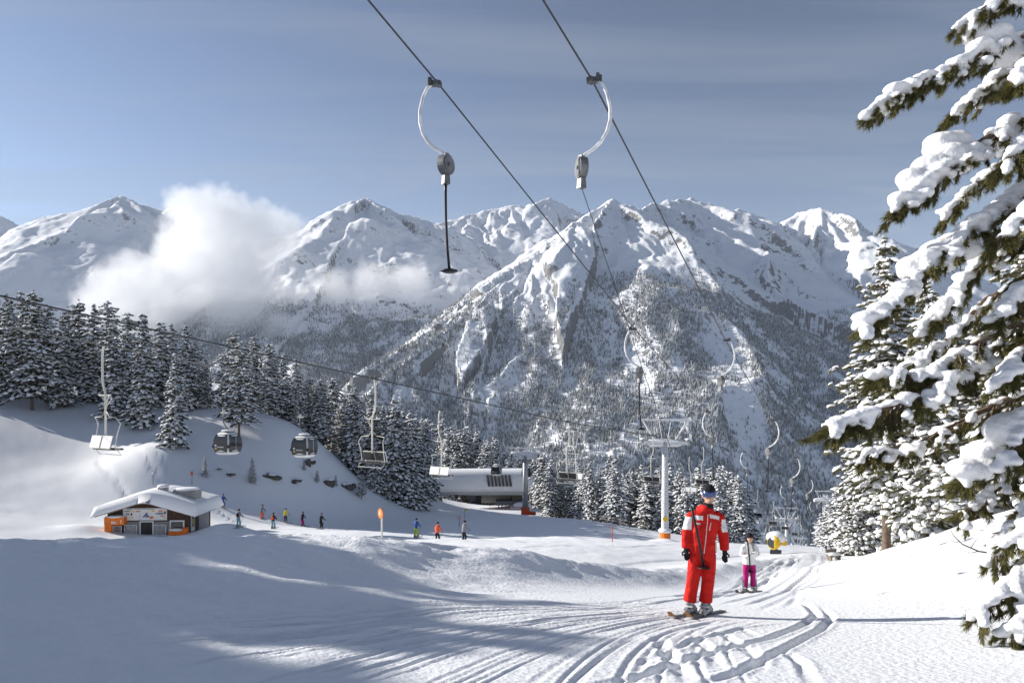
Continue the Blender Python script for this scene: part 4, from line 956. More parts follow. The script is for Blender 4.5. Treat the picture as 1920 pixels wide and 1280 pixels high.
q = MB(); q.add([(1.7, 2.0, 3.3), (3.6, 2.0, 2.7), (3.6, 3.8, 2.7), (1.7, 3.8, 3.3), (1.5, 1.9, 3.92), (3.6, 1.9, 3.86), (3.6, 3.9, 3.86), (1.5, 3.9, 3.92)], [(3, 2, 1, 0), (4, 5, 6, 7), (0, 1, 5, 4), (1, 2, 6, 5), (2, 3, 7, 6), (3, 0, 4, 7)]); dm = q.build('dormer', M['concrete'], roof)
q = MB(); q.ell((2.5, 2.9, 3.98), (1.25, 1.2, .2), nu=18); q.build('snow_cap', M['snow_load'], dm, True)

# ---------------------------------------------------------------- the gondola station
SD = 165.0; su = SD / F
st_at = W(900, 953, SD); st_at.z = gz(st_at.x, st_at.y) - .2; zb = (HZ - 953) / F * SD - st_at.z
st = thing('gondola_station', 'long low gondola station with rounded snowy hood and slanted dark windows', 'station', (st_at.x, st_at.y, st_at.z + zb), .04)
def sx(px): return (px - 900) * su
def sz(py): return (953 - py) * su
m = MB(); prof = [(-3.6, sz(919)), (-3.75, sz(908)), (-3.5, sz(893)), (-2.8, sz(884)), (-1.4, sz(879.5)), (.5, sz(878)), (2.4, sz(880)), (3.5, sz(890)), (3.7, sz(919))]
xs = [(803, 4), (806, 1.2), (815, .5), (850, .2), (900, 0), (950, -.6), (985, -.8), (994, .2), (998.5, 2.2)]
vs = [(sx(px), y + (0 if 0 < i < 8 else 0), min(z, z - dz * su * 2 * (z > sz(905)))) for px, dz in xs for i, (y, z) in enumerate(prof)]; k = len(prof)
fs = [(i * k + j, (i + 1) * k + j, (i + 1) * k + j + 1, i * k + j + 1) for i in range(len(xs) - 1) for j in range(k - 1)] + [tuple(range(k)), tuple(reversed([(len(xs) - 1) * k + j for j in range(k)]))]
fs += [((i + 1) * k, i * k, i * k + k - 1, (i + 1) * k + k - 1) for i in range(len(xs) - 1)]
m.add(vs, [tuple(reversed(f)) for f in fs]); hood = m.build('hood', M['snow_load'], st, True)
for i in range(7):
    c0 = 912 + i * 6.6; m = MB(); dx = 2.0 * su
    q = [(sx(c0), -3.86, sz(887)), (sx(c0 + 4.3), -3.86, sz(887)), (sx(c0 + 7.2), -3.98, sz(908)), (sx(c0 + 2.9), -3.98, sz(908))]
    m.add(q + [(x, y + .25, z) for x, y, z in q], [(3, 2, 1, 0), (4, 5, 6, 7), (0, 1, 5, 4), (1, 2, 6, 5), (2, 3, 7, 6), (3, 0, 4, 7)]); m.build('slanted_window', M['glass'], hood)
m = MB(); m.box((sx(900), 0, sz(921)), (sx(998) - sx(803), 7.3, .55)); m.build('deck_beam', M['steel'], st); m = MB(); m.box((sx(935), -1.5, sz(923.6)), (sx(985) - sx(858), 3.5, .4)); m.build('deck_beam', M['concrete'], st)
for px in (826, 986):
    m = MB(); m.tube([(sx(px), 0, -1.5), (sx(px), 0, sz(921))], .46, 16); m.box((sx(px), 0, .35), (1.3, 1.3, .7)); m.build('column', M['steel'], st)
m = MB(); m.box((sx(893), 0, sz(930)), (2.3, 3.5, 2.6)); m.build('machine_room', M['charcoal'], st)
m = MB(); m.disc((sx(884), -1.9, sz(930)), (0, 1, 0), 1.0, .4, 20); m.tube([(sx(884), -2.0, sz(936)), (sx(893), -2.0, sz(922))], .14, 6); m.build('bullwheel', M['dsteel'], st)
m = MB(); m.box((sx(930), 3.0, sz(932)), (sx(962) - sx(903), .3, 3.2)); m.build('back_wall', M['concrete'], st)
m = MB(); m.box((sx(932), 2.4, sz(926)), (3.4, .1, .55)); m.build('blue_sign', M['blue'], st)
m = MB(); m.box((sx(955), -.2, sz(941)), (6.0, 4.5, .9)); m.build('platform', M['greypanel'], st)
m = MB(); m.box((sx(973), 1.0, sz(931)), (3.2, 4.0, 2.3)); m.build('control_cabin', M['greywood'], st)
m = MB(); m.box((sx(1011), 1.5, sz(927)), (sx(1027) - sx(996), 6, 5.4)); an = m.build('annex', M['greypanel'], st)
m = MB(); m.box((sx(1011), 1.5, sz(902)), (4.3, 7, .4)); m.build('annex_roof', M['steel'], an); m = MB(); m.ell((sx(1010), 1.5, sz(899)), (2.4, 3.6, .55), nu=18); m.build('annex_snow', M['snow_load'], an, True)
for px, m_ in ((1003, 'white'), (1014, 'white')):
    m = MB(); m.box((sx(px), -1.56, sz(921)), (.85, .08, 1.3)); f_ = m.build('annex_window', M[m_], an); m = MB(); m.box((sx(px), -1.62, sz(921)), (.6, .05, 1.0)); m.build('pane', M['glass'], f_)
m = MB(); m.box((sx(1006), -1.56, sz(910)), (.9, .06, .35)); m.build('green_sign', M['green'], an)
m = MB(); m.ell((sx(976), -4.5, .3), (2.6, 1.6, 1.7), nu=18); m.build('snow_heap', M['snow_load'], st, True)
for i, px in enumerate((934, 940, 947, 953, 960)):
    m = MB(); m.box((sx(px), -5.2, .75), (.22, .12, 1.7)); m.build('gate_post', M['greypanel'], st)
m = MB()
for k_ in range(3): m.tube([(sx(917), -4.6, .5 + .4 * k_), (sx(922), -5.6, .4 + .4 * k_), (sx(932), -6.2, .3 + .4 * k_), (sx(960), -6.4, .3 + .4 * k_), (sx(978), -6.3, .3 + .4 * k_)], .045, 5)
m.build('queue_net', M['redpad'], st)

# ---------------------------------------------------------------- small things on the slope
def fence(pts, label):
    ws = [ground_px(px, py, 80) for px, py in pts]; o = thing('rail_fence', label, 'fence', ws[0])
    seg = []
    for a, b in zip(ws[:-1], ws[1:]):
        n = max(1, int((b - a).length / 2.6)); seg += [a.lerp(b, i / n) for i in range(n)]
    seg.append(ws[-1]); seg = [Vector((p.x, p.y, gz(p.x, p.y))) for p in seg]
    for p in seg: q = MB(); q.tube([p - ws[0] + Vector((0, 0, -.3)), p - ws[0] + Vector((0, 0, 1.15))], .07, 6); q.build('post', M['greywood'], o)
    for a, b in zip(seg[:-1], seg[1:]):
        for z in (.55, 1.0): q = MB(); q.tube([a - ws[0] + Vector((0, -.08, z)), b - ws[0] + Vector((0, -.08, z))], .055, 6); q.build('rail', M['greywood'], o)
fence([(1000,944),(1040,955),(1085,968),(1120,977),(1180,990),(1215,995)], 'weathered wooden rail fence along the edge below the conifers')
p = W(716, 1012, 45); p.z = gz(p.x, p.y); hgt = (HZ - 953) / F * 45 - p.z
o = thing('piste_sign', 'round orange piste marker on a pale post behind the snow bank', 'sign', p, -.9)
q = MB(); q.tube([(0, 0, -.4), (0, 0, hgt - .15)], .06, 8); q.build('post', M['cream'], o)
q = MB(); q.disc((0, -.09, hgt - .28), (0, 1, 0), .30, .05, 24); dsc = q.build('disc', M['orange'], o); q = MB(); q.box((0, -.125, hgt - .25), (.10, .02, .26)); q.build('mark', M['white'], dsc)
p = ground_px(1148, 1027, 25); hgt = 41 / F * p.y
o = thing('marker_pole', 'thin red and white marker pole standing in the churned snow', 'marker pole', p)
q = MB(); q.tube([(0, 0, -.3), (0, 0, hgt * .3)], .026, 8); q.build('white_section', M['white'], o); q = MB(); q.tube([(0, 0, hgt * .3), (0, 0, hgt)], .024, 8); q.build('red_section', M['redpad'], o)
for px, py, h_, lab in [(861, 988, 18, 'small round red and white piste sign on a post below the station'), (360, 908, 22, 'tiny red sign on a thin pole behind the hut'), (287, 908, 20, 'thin grey lamp pole rising behind the hut chimney')]:
    p = ground_px(px, py, 76); hgt = h_ / F * p.y; o = thing('pole_sign', lab, 'sign', p)
    q = MB(); q.tube([(0, 0, -.3), (0, 0, hgt)], .035, 6); q.build('post', M['dsteel'], o)
    if px == 861: q = MB(); q.disc((0, -.06, hgt), (0, 1, 0), .24, .04, 16); d_ = q.build('disc', M['redpad'], o); q = MB(); q.disc((0, -.085, hgt), (0, 1, 0), .15, .02, 14); q.build('face', M['white'], d_)
    elif px == 360: q = MB(); q.box((0, -.05, hgt - .1), (.28, .04, .42)); q.build('plate', M['redpad'], o)
    else: q = MB(); q.ell((0, 0, hgt), (.16, .16, .14)); q.build('lamp', M['frost'], o, True)
p = ground_px(871, 971, 80); o = thing('yellow_flag', 'small yellow flag on a thin pole in front of the station', 'flag', p)
q = MB(); q.tube([(0, 0, -.2), (0, 0, 1.5)], .025, 6); q.build('post', M['dsteel'], o); q = MB(); q.box((.28, 0, 1.35), (.5, .015, .26)); q.build('cloth', M['yellow'], o)
# snow gun
p = ground_px(1455, 1038, 25); gs = p.y / F; o = thing('snow_gun', 'yellow snow gun wearing a tall cap of fresh snow', 'snow gun', p, -.5); o.scale = (.78, .78, .85)
hb = 46 * gs
q = MB(); q.tube([(-.3, -.3, -.2), (0, 0, hb * .35)], .05, 6); q.tube([(.3, -.3, -.2), (0, 0, hb * .35)], .05, 6); q.tube([(0, .35, -.2), (0, 0, hb * .35)], .05, 6); q.tube([(0, 0, hb * .3), (0, 0, hb * .55)], .08, 8); q.build('stand', M['dsteel'], o)
q = MB(); q.box((0, -.1, hb * .1), (.75, .5, .26)); q.build('control_box', M['navy_box'], o)
q = MB(); q.tube([(-.12, -.6, hb * .60), (-.1, -.55, hb * .60), (0, -.1, hb * .57), (.06, .5, hb * .55)], [.48, .5, .42, .34], 20); dr_ = q.build('fan_barrel', M['yellow'], o, True)
q = MB(); q.disc((-.12, -.61, hb * .6), (.1, 1, 0), .4, .03, 20); q.build('nozzle_ring', M['dsteel'], dr_)
q = MB(); q.box((.62, 0, hb * .55), (.3, .4, .3)); q.build('motor_box', M['yellow'], o)
q = MB(); q.ell((0, -.05, hb * .80), (.72, .62, .42), nu=18, nv=12); q.ell((.1, .1, hb * .72), (.72, .6, .3), nu=18, nv=12); q.build('snow_cap', M['snow_load'], o, True)
# bench by the track
p = ground_px(1563, 1050, 20); bs = p.y / F; o = thing('wooden_bench', 'small dark wooden bench half buried where the tow track crests', 'bench', p - Vector((0, 0, .14)), .25)
q = MB(); q.box((0, 0, .36), (24 * bs, .34, .06)); q.build('seat', M['greywood'], o); q = MB(); q.box((0, .2, .58), (24 * bs, .05, .16)); q.build('backrest', M['greywood'], o)
for s_ in (-1, 1): q = MB(); q.box((s_ * 9 * bs, 0, .1), (.08, .34, .5)); q.build('leg', M['greywood'], o)
q = MB(); q.ell((0, 0, .42), (11 * bs, .2, .08), nu=12); q.build('snow_cap', M['snow_load'], o, True)
# rocks breaking through on the knoll
for i, (px, py, wx, hy) in enumerate([(508,898,30,12),(553,905,26,10),(615,908,18,14),(652,918,22,16),(580,872,16,16),(432,890,10,5),(410,880,8,4)]):
    p = ground_px(px, py, 60); k_ = p.y / F; rn = random.Random(i); q = MB()
    for _ in range(7): q.ell((rn.uniform(-.5, .5) * wx * k_, rn.uniform(-.2, .4), rn.uniform(-.1, .45) * hy * k_), (wx * k_ * rn.uniform(.18, .34), .5, hy * k_ * rn.uniform(.25, .45)), nu=7, nv=5)
    o = thing('rock_outcrop', ['broad dark rock outcrop capped with snow on the knoll', 'low brown rock ledge beside the broad outcrop on the knoll', 'round dark boulder on the lower knoll', 'jagged dark boulder at the right foot of the knoll', 'snowy rock beneath the second gondola cabin', 'small stone showing through snow under the first cabin', 'smallest stone on the open snow of the knoll'][i], 'rock', p)
    q.build('stone', M['rock'], o); q = MB()
    for _ in range(4): q.ell((rn.uniform(-.4, .4) * wx * k_, rn.uniform(0, .5), hy * k_ * .62), (wx * k_ * .26, .5, hy * k_ * .2), nu=10, nv=6)
    q.build('snow_cap', M['snow_load'], o, True)

# ---------------------------------------------------------------- people
def cloth(name, c): 
    if name not in M: M[name] = mat(name, c, .75, var=.16, scale=9, bump=.75, bscale=11, spec=.2)
    return M[name]
cloth('red_cloth', (.58, .016, .012)); cloth('white_cloth', (.78, .78, .77)); cloth('pink_cloth', (.42, .012, .16)); cloth('grey_cloth', (.22, .225, .24)); cloth('black_cloth', (.018, .018, .02))
cloth('sky_cloth', (.16, .34, .42)); cloth('lime_cloth', (.42, .55, .03)); cloth('yellow_cloth', (.75, .62, .03)); cloth('coral_cloth', (.75, .12, .06)); cloth('purple_cloth', (.06, .03, .10)); cloth('scarf_cloth', (.36, .36, .36)); cloth('navy_cloth', (.02, .05, .16))
M['beard'] = mat('beard', (.05, .032, .022), .8, var=.3, scale=40)
M['goggle'] = mat('goggle_lens', (.10, .14, .32), .12, metal=.6, var=.4, scale=6, spec=.8)
M['boot'] = mat('boot_shell', (.05, .05, .052), .4, var=.5, scale=14, c2=(.35, .35, .36))
M['ski_tip'] = mat('ski_tip', (.30, .13, .02), .45, var=.6, scale=30)
M['ski_top'] = mat('ski_topsheet', (.05, .05, .055), .4, var=.5, scale=7)
def body_part(name, tubes, voxel, mats, parent, pick=None, it=3, ells=()):
    q = MB()
    for pts, rs_ in tubes: q.tube(pts, rs_, 14)
    for c, s_ in ells: q.ell(c, s_, nu=14, nv=10)
    return melt(q, voxel, mats, name, parent, it, pick)
def boots_skis(t, feet, rz_, base, ski_dir, length=1.62, tip_mat='yellow'):
    """boots on the feet, skis under the boots following the lie of the snow"""
    for fx_, fy_ in feet:
        z0 = gz(base.x + fx_, base.y + fy_) - base.z
        q = MB(); f = Vector((ski_dir[0], ski_dir[1], 0)).normalized()
        q.tube([(fx_, fy_, z0 + .33), (fx_, fy_, z0 + .2), Vector((fx_, fy_, z0 + .1)) + f * .02], [.075, .07, .075], 12)
        q.tube([Vector((fx_, fy_, z0 + .085)) - f * .13, Vector((fx_, fy_, z0 + .095)) + f * .0, Vector((fx_, fy_, z0 + .075)) + f * .17, Vector((fx_, fy_, z0 + .065)) + f * .2], [.06, .068, .055, .03], 10)
        b = melt(q, .014, M['boot'], 'boot', t, 2)
        for zz in (.10, .15): q = MB(); q.box(Vector((fx_, fy_, z0 + zz)) + f * .07, (.13, .05, .018), rz=math.atan2(f.y, f.x) - math.pi / 2); q.build('buckle', M['frost'], b)
        q = MB(); vs = []; st_ = 15; sd = Vector((-f.y, f.x, 0))
        for i in range(st_):
            u = i / (st_ - 1); a_ = (u - .5) * length; c = Vector((fx_, fy_, 0)) + f * a_
            cz = gz(base.x + c.x, base.y + c.y) - base.z + .014
            w_ = .048 - .012 * math.sin(u * math.pi) + (.006 if u > .8 else 0); up = .08 * max(0, (u - .86) / .14) ** 2
            if u > .95: w_ *= .5
            c.z = cz + up
            for k_ in ((-1, .0), (1, .0), (1, .014), (-1, .014)): vs.append(c + sd * (w_ * k_[0]) + Vector((0, 0, k_[1])))
        fs_ = [(i * 4 + j, i * 4 + (j + 1) % 4, (i + 1) * 4 + (j + 1) % 4, (i + 1) * 4 + j) for i in range(st_ - 1) for j in range(4)] + [(3, 2, 1, 0), ((st_ - 1) * 4, (st_ - 1) * 4 + 1, (st_ - 1) * 4 + 2, (st_ - 1) * 4 + 3)]
        q.add(vs, [tuple(reversed(g)) for g in fs_]); q.m = [1 if min(g) >= (st_ - 2) * 4 else 0 for g in fs_]; sk = q.build('ski', [M['ski_top'], M[tip_mat]], t)
        q = MB(); q.box(Vector((fx_, fy_, z0 + .035)) + f * .16, (.07, .06, .05), rz=math.atan2(f.y, f.x) - math.pi / 2); q.box(Vector((fx_, fy_, z0 + .04)) - f * .16, (.07, .1, .06), rz=math.atan2(f.y, f.x) - math.pi / 2); q.build('binding', M['dsteel'], sk)
def glove(t, wrist, d, thumb_side, m_='black_cloth'):
    """mitt-thick ski glove: palm, four bent fingers of unequal length, thumb from the side of the palm"""
    d = Vector(d).normalized(); n = Vector((0, -1, 0)); s_ = d.cross(n).normalized() * thumb_side; w_ = Vector(wrist); q = MB()
    q.tube([w_ - d * .03, w_ + d * .02, w_ + d * .09], [(.038, .042), (.036, .044), (.03, .045)], 10)
    for k_, L in ((-.033, .075), (-.011, .092), (.011, .088), (.032, .066)):
        b = w_ + d * .085 - s_ * k_; q.tube([b, b + d * L * .55 + n * .006, b + d * L + n * .03], [.0125, .0115, .009], 7)
    b = w_ + d * .035 + s_ * .04; q.tube([b - s_ * .015, b + d * .03 + s_ * .022, b + d * .07 + s_ * .024 + n * .012], [.015, .0135, .01], 7)
    melt(q, .0065, M[m_], 'glove', t, 1)

# the instructor in red
ib = Vector((W(1313, 1140, 11).x, 11.0, 0)); ib.z = gz(ib.x, ib.y) + .015
per = thing('person', 'skier in a red suit with white shoulder panels, black hat and mirrored goggles, towed uphill', 'person', ib)
zs = (HZ - 907) / F * 11 - ib.z; ks = zs / 1.83      # stature from the photograph
def sc_(p): return (p[0] * ks, p[1] * ks, p[2] * ks)
def tb(pts, rs_): return [Vector(sc_(p)) for p in pts], [tuple(a * ks for a in r_) if isinstance(r_, tuple) else r_ * ks for r_ in rs_]
HX, HY = .115, -.03
body = body_part('body', [tb([(.0, 0, .8), (.02, 0, 1.1), (.06, 0, 1.38), (.09, 0, 1.5), (HX, -.01, 1.6)], [(.14, .1), (.14, .1), (.15, .09), (.055, .055), (.05, .055)]),
    tb([(.06, 0, 1.4), (-.10, 0, 1.39), (-.19, .02, 1.13), (-.2, -.02, .93)], [.05, .05, .04, .03]), tb([(.06, 0, 1.4), (.24, 0, 1.39), (.31, .02, 1.13), (.32, -.02, .9)], [.05, .05, .04, .03]),
    tb([(-.05, 0, .82), (-.10, -.02, .5), (-.14, 0, .14)], [.08, .06, .045]), tb([(.09, 0, .82), (.08, -.03, .5), (.07, 0, .14)], [.08, .06, .045])], .013, [M['skin'], M['beard']], per,
    pick=lambda c, n: 1 if (1.515 * ks < c.z < 1.575 * ks and c.y < -.03) else 0,
    ells=[(sc_((HX, HY, 1.68)), (.078 * ks, .095 * ks, .115 * ks)), (sc_((HX, HY - .05, 1.60)), (.05 * ks, .05 * ks, .05 * ks)), (sc_((HX, HY - .1, 1.645)), (.014 * ks, .02 * ks, .026 * ks)),
          (sc_((HX - .08, HY + .01, 1.66)), (.015, .025, .035)), (sc_((HX + .08, HY + .01, 1.66)), (.015, .025, .035))])
q = MB(); q.ell(sc_((HX, HY - .083, 1.592)), (.026, .012, .011), nu=12); q.build('teeth', M['white'], body, True)
for s_ in (-1, 1): q = MB(); q.ell(sc_((HX + s_ * .033, HY - .082, 1.688)), (.015, .009, .009)); q.build('eye', M['black'], body, True)
body_part('hat', [], .011, M['black_cloth'], per, ells=[(sc_((HX, HY + .012, 1.735)), (.098 * ks, .115 * ks, .10 * ks)), (sc_((HX, HY + .05, 1.66)), (.092 * ks, .075 * ks, .1 * ks))])
q = MB(); vs = []
for i in range(15):
    a = -1.25 + 2.5 * i / 14; nose = max(0, 1 - abs(a) / .22)
    for z_, r_ in ((1.655 + .028 * nose, 1.0), (1.67 + .02 * nose, 1.06), (1.7, 1.09), (1.725, 1.06), (1.738, 1.0)): vs.append(sc_((HX + .098 * r_ * math.sin(a), HY - .112 * r_ * math.cos(a), z_)))
q.add(vs, [(i * 5 + j, (i + 1) * 5 + j, (i + 1) * 5 + j + 1, i * 5 + j + 1) for i in range(14) for j in range(4)]); gg = q.build('goggles', M['goggle'], per, True)
q = MB(); q.tube([sc_((HX + .104 * math.sin(a), HY + .02 - .118 * math.cos(a), 1.70)) for a in [1.2 + (2 * math.pi - 2.4) * i / 16 for i in range(17)]], [(.006, .02)] * 17, 6); q.build('strap', M['white_cloth'], gg)
body_part('neck_warmer', [tb([(.09, .0, 1.44), (.10, -.005, 1.50), (HX, -.015, 1.565)], [(.085, .085), (.082, .088), (.07, .08)])], .011, M['black_cloth'], per)
def jk(c, n):
    x, y, z = c.x / ks, c.y / ks, c.z / ks
    if x < -.135 and 1.20 < z < 1.38 and n.x < .3: return 1
    if x > .275 and 1.16 < z < 1.34 and n.x > -.3: return 1
    if y < -.05 and -.10 < x < .01 and 1.345 < z < 1.40: return 1
    if y < -.05 and .10 < x < .25 and 1.375 - (x - .1) * .28 < z < 1.425 - (x - .1) * .28: return 1
    return 0
jac = body_part('jacket', [tb([(.03, 0, .87), (.03, 0, .93), (.035, 0, 1.1), (.05, 0, 1.28), (.07, 0, 1.40), (.085, 0, 1.47), (.09, .01, 1.525)], [(.198, .15), (.2, .155), (.19, .145), (.205, .145), (.185, .125), (.11, .105), (.085, .09)]),
    tb([(-.06, .0, 1.405), (-.125, 0, 1.37), (-.185, .02, 1.15), (-.195, .0, 1.05), (-.205, -.02, .93)], [.075, .082, .074, .07, .062]),
    tb([(.20, .0, 1.405), (.265, 0, 1.36), (.325, .02, 1.13), (.335, .0, 1.03), (.335, -.02, .90)], [.075, .082, .074, .07, .062])], .0125, [M['red_cloth'], M['white_cloth']], per, jk, 3,
    ells=[(sc_((.09, .09, 1.47)), (.13 * ks, .07 * ks, .07 * ks)), (sc_((.0, -.09, 1.0)), (.12, .07, .06)), (sc_((.1, -.09, .99)), (.1, .07, .06)), (sc_((-.03, -.07, 1.18)), (.1, .085, .1)), (sc_((.12, -.07, 1.2)), (.1, .08, .1))])
def front(pts, r_, name, m_):      # a cord lying on the jacket front
    q = MB(); out = []
    for x, z in pts:
        ok, loc_, nn, _ = jac.ray_cast(Vector((x * ks, -1.0, z * ks)), Vector((0, 1, 0))); out.append(loc_ + Vector((0, -.003, 0)) if ok else Vector((x * ks, -.16, z * ks)))
    q.tube(out, r_, 5); q.build(name, M[m_], jac)
front([(.075, 1.42), (.065, 1.32), (.05, 1.2), (.04, 1.08), (.02, .95), (.015, .885)], .006, 'zip', 'white_cloth')
front([(.115, 1.31), (.10, 1.25), (.09, 1.2)], .005, 'pocket_zip', 'white_cloth'); front([(.185, 1.06), (.19, .98), (.195, .90)], .005, 'pocket_zip', 'white_cloth')
for z_ in (1.30, 1.285): front([(-.09 + .02 * k_, z_ - .004 * (k_ % 2)) for k_ in range(4)], .005, 'chest_lettering', 'white_cloth')
body_part('trousers', [tb([(.03, 0, .98), (.03, 0, .86), (.03, 0, .78)], [(.16, .12), (.178, .138), (.165, .135)]),
    tb([(-.05, 0, .84), (-.085, -.02, .66), (-.11, -.03, .48), (-.135, -.01, .3), (-.15, .0, .19)], [.112, .1, .09, .088, .096]),
    tb([(.11, 0, .84), (.115, -.02, .66), (.10, -.035, .48), (.085, -.01, .3), (.075, .0, .18)], [.112, .1, .09, .088, .096])], .0125, M['red_cloth'], per, None, 2)
glove(per, sc_((-.205, -.025, .935)), (.06, -.1, -1), 1); glove(per, sc_((.337, -.025, .905)), (-.05, -.12, -1), -1)
boots_skis(per, [(-.15 * ks, -.02), (.075 * ks, -.02)], 0, ib, (-.55, -.8), 1.55, 'ski_tip')
# his tow pole and the rope running up to the hanger
def hang_local(o, p): return Matrix.Rotation(-o.rotation_euler.z, 3, 'Z') @ (Vector(p) - o.location)
def tow_pole(h, top, low, mid=None):
    q = MB(); drum = h.location + Matrix.Rotation(h.rotation_euler.z, 3, 'Z') @ Vector((-.1, 0, -1.14))
    q.tube([hang_local(h, drum), hang_local(h, drum.lerp(top, .5) + Vector((0, 0, -.06))), hang_local(h, top)], .0042, 5); q.build('tow_rope', M['rope'], h)
    q = MB(); pts = [hang_local(h, top), hang_local(h, mid or (Vector(top) + Vector(low)) / 2), hang_local(h, low)]; q.tube(pts, [.016, .018, .018], 8); q.build('pole', M['black'], h, True)
    q = MB(); a = pts[-1]; q.tube([a + Vector((0, 0, .01)), a, a + Vector((0, 0, -.012))], [.06, .1, .06], 16); q.build('platter', M['black'], h, True)
tow_pole(hang1, W(1296, 948, 10.62), W(1320, 1064, 10.83), W(1310, 1010, 10.72))

# the woman behind in white and pink
wb = Vector((W(1405, 1130, 18.5).x, 18.5, 0)); wb.z = gz(wb.x, wb.y) + .015
wp = thing('person', 'skier in white jacket, grey scarf and pink trousers holding a tow pole', 'person', wb)
zs = (HZ - 999) / F * 18.5 - wb.z; ks = zs / 1.72
wbody = body_part('body', [tb([(0, 0, .8), (0, 0, 1.1), (0, 0, 1.32), (.0, -.01, 1.42), (0, -.02, 1.52)], [(.13, .1), (.12, .1), (.13, .09), (.05, .03), (.05, .03)]),
    tb([(-.08, 0, .8), (-.1, -.02, .48), (-.13, 0, .14)], [.08, .06, .045]), tb([(.08, 0, .8), (.1, -.02, .48), (.12, 0, .14)], [.08, .06, .045]),
    tb([(0, 0, 1.34), (-.17, 0, 1.32), (-.2, -.06, 1.1), (-.03, -.2, 1.12)], [.05, .05, .04, .032]), tb([(0, 0, 1.34), (.17, 0, 1.32), (.2, -.06, 1.1), (.03, -.2, 1.16)], [.05, .05, .04, .032])], .014, [M['skin']], wp,
    ells=[(sc_((0, -.03, 1.56)), (.074, .09, .105)), (sc_((0, -.12, 1.545)), (.013, .02, .022)), (sc_((0, -.08, 1.49)), (.045, .045, .04))])
q = MB(); q.ell(sc_((0, -.112, 1.505)), (.022, .008, .008)); q.build('mouth', M['coral_cloth'], wbody, True)
for s_ in (-1, 1): q = MB(); q.ell(sc_((s_ * .03, -.112, 1.575)), (.012, .008, .008)); q.build('eye', M['black'], wbody, True)
body_part('hair_and_hat', [], .013, M['black_cloth'], wp, ells=[(sc_((0, -.005, 1.635)), (.098, .11, .085)), (sc_((0, .05, 1.54)), (.1, .07, .13)), (sc_((-.075, .0, 1.48)), (.035, .05, .09)), (sc_((.075, .0, 1.48)), (.035, .05, .09))])
q = MB(); vs = []
for i in range(11):
    a = -1.2 + 2.4 * i / 10
    for z_, r_ in ((1.598, 1.0), (1.625, 1.08), (1.65, 1.02)): vs.append(sc_((.098 * r_ * math.sin(a), -.01 - .115 * r_ * math.cos(a), z_)))
q.add(vs, [(i * 3 + j, (i + 1) * 3 + j, (i + 1) * 3 + j + 1, i * 3 + j + 1) for i in range(10) for j in range(2)]); q.build('goggles', M['beard'], wp, True)
body_part('scarf', [tb([(-.09, -.06, 1.42), (0, -.11, 1.41), (.09, -.06, 1.42), (.08, .06, 1.43), (-.08, .06, 1.43), (-.09, -.06, 1.42)], [.05] * 6), tb([(.03, -.12, 1.40), (.06, -.15, 1.28), (.06, -.16, 1.18)], [.055, .05, .045])], .013, M['scarf_cloth'], wp)
body_part('jacket', [tb([(0, 0, .82), (0, 0, .95), (0, 0, 1.1), (0, 0, 1.28), (0, 0, 1.37), (0, 0, 1.42)], [(.195, .15), (.19, .145), (.165, .13), (.18, .13), (.15, .11), (.07, .07)]),
    tb([(-.1, 0, 1.35), (-.18, 0, 1.31), (-.235, -.04, 1.09), (-.15, -.15, 1.06), (-.02, -.21, 1.12)], [.07, .075, .068, .06, .052]),
    tb([(.1, 0, 1.35), (.18, 0, 1.31), (.235, -.04, 1.09), (.15, -.15, 1.1), (.02, -.21, 1.17)], [.07, .075, .068, .06, .052])], .0135, M['white_cloth'], wp, None, 3)
body_part('trousers', [tb([(0, 0, .95), (0, 0, .85), (0, 0, .78)], [(.15, .12), (.17, .13), (.16, .13)]), tb([(-.08, 0, .82), (-.105, -.02, .62), (-.11, -.04, .46), (-.135, 0, .14)], [.105, .092, .075, .088]),
    tb([(.08, 0, .82), (.10, -.02, .62), (.09, -.04, .46), (.12, 0, .14)], [.105, .092, .075, .088])], .0135, M['pink_cloth'], wp, None, 2)
glove(wp, sc_((-.02, -.21, 1.12)), (.8, -.3, .5), 1, 'white_cloth'); glove(wp, sc_((.03, -.22, 1.17)), (-.8, -.3, -.2), 1, 'white_cloth')
boots_skis(wp, [(-.135, 0), (.12, 0)], 0, wb, (-.5, -.85), 1.5, 'black')
tow_pole(hang2, W(1401, 1012, 18.2), W(1407, 1072, 18.42), W(1405, 1042, 18.15))

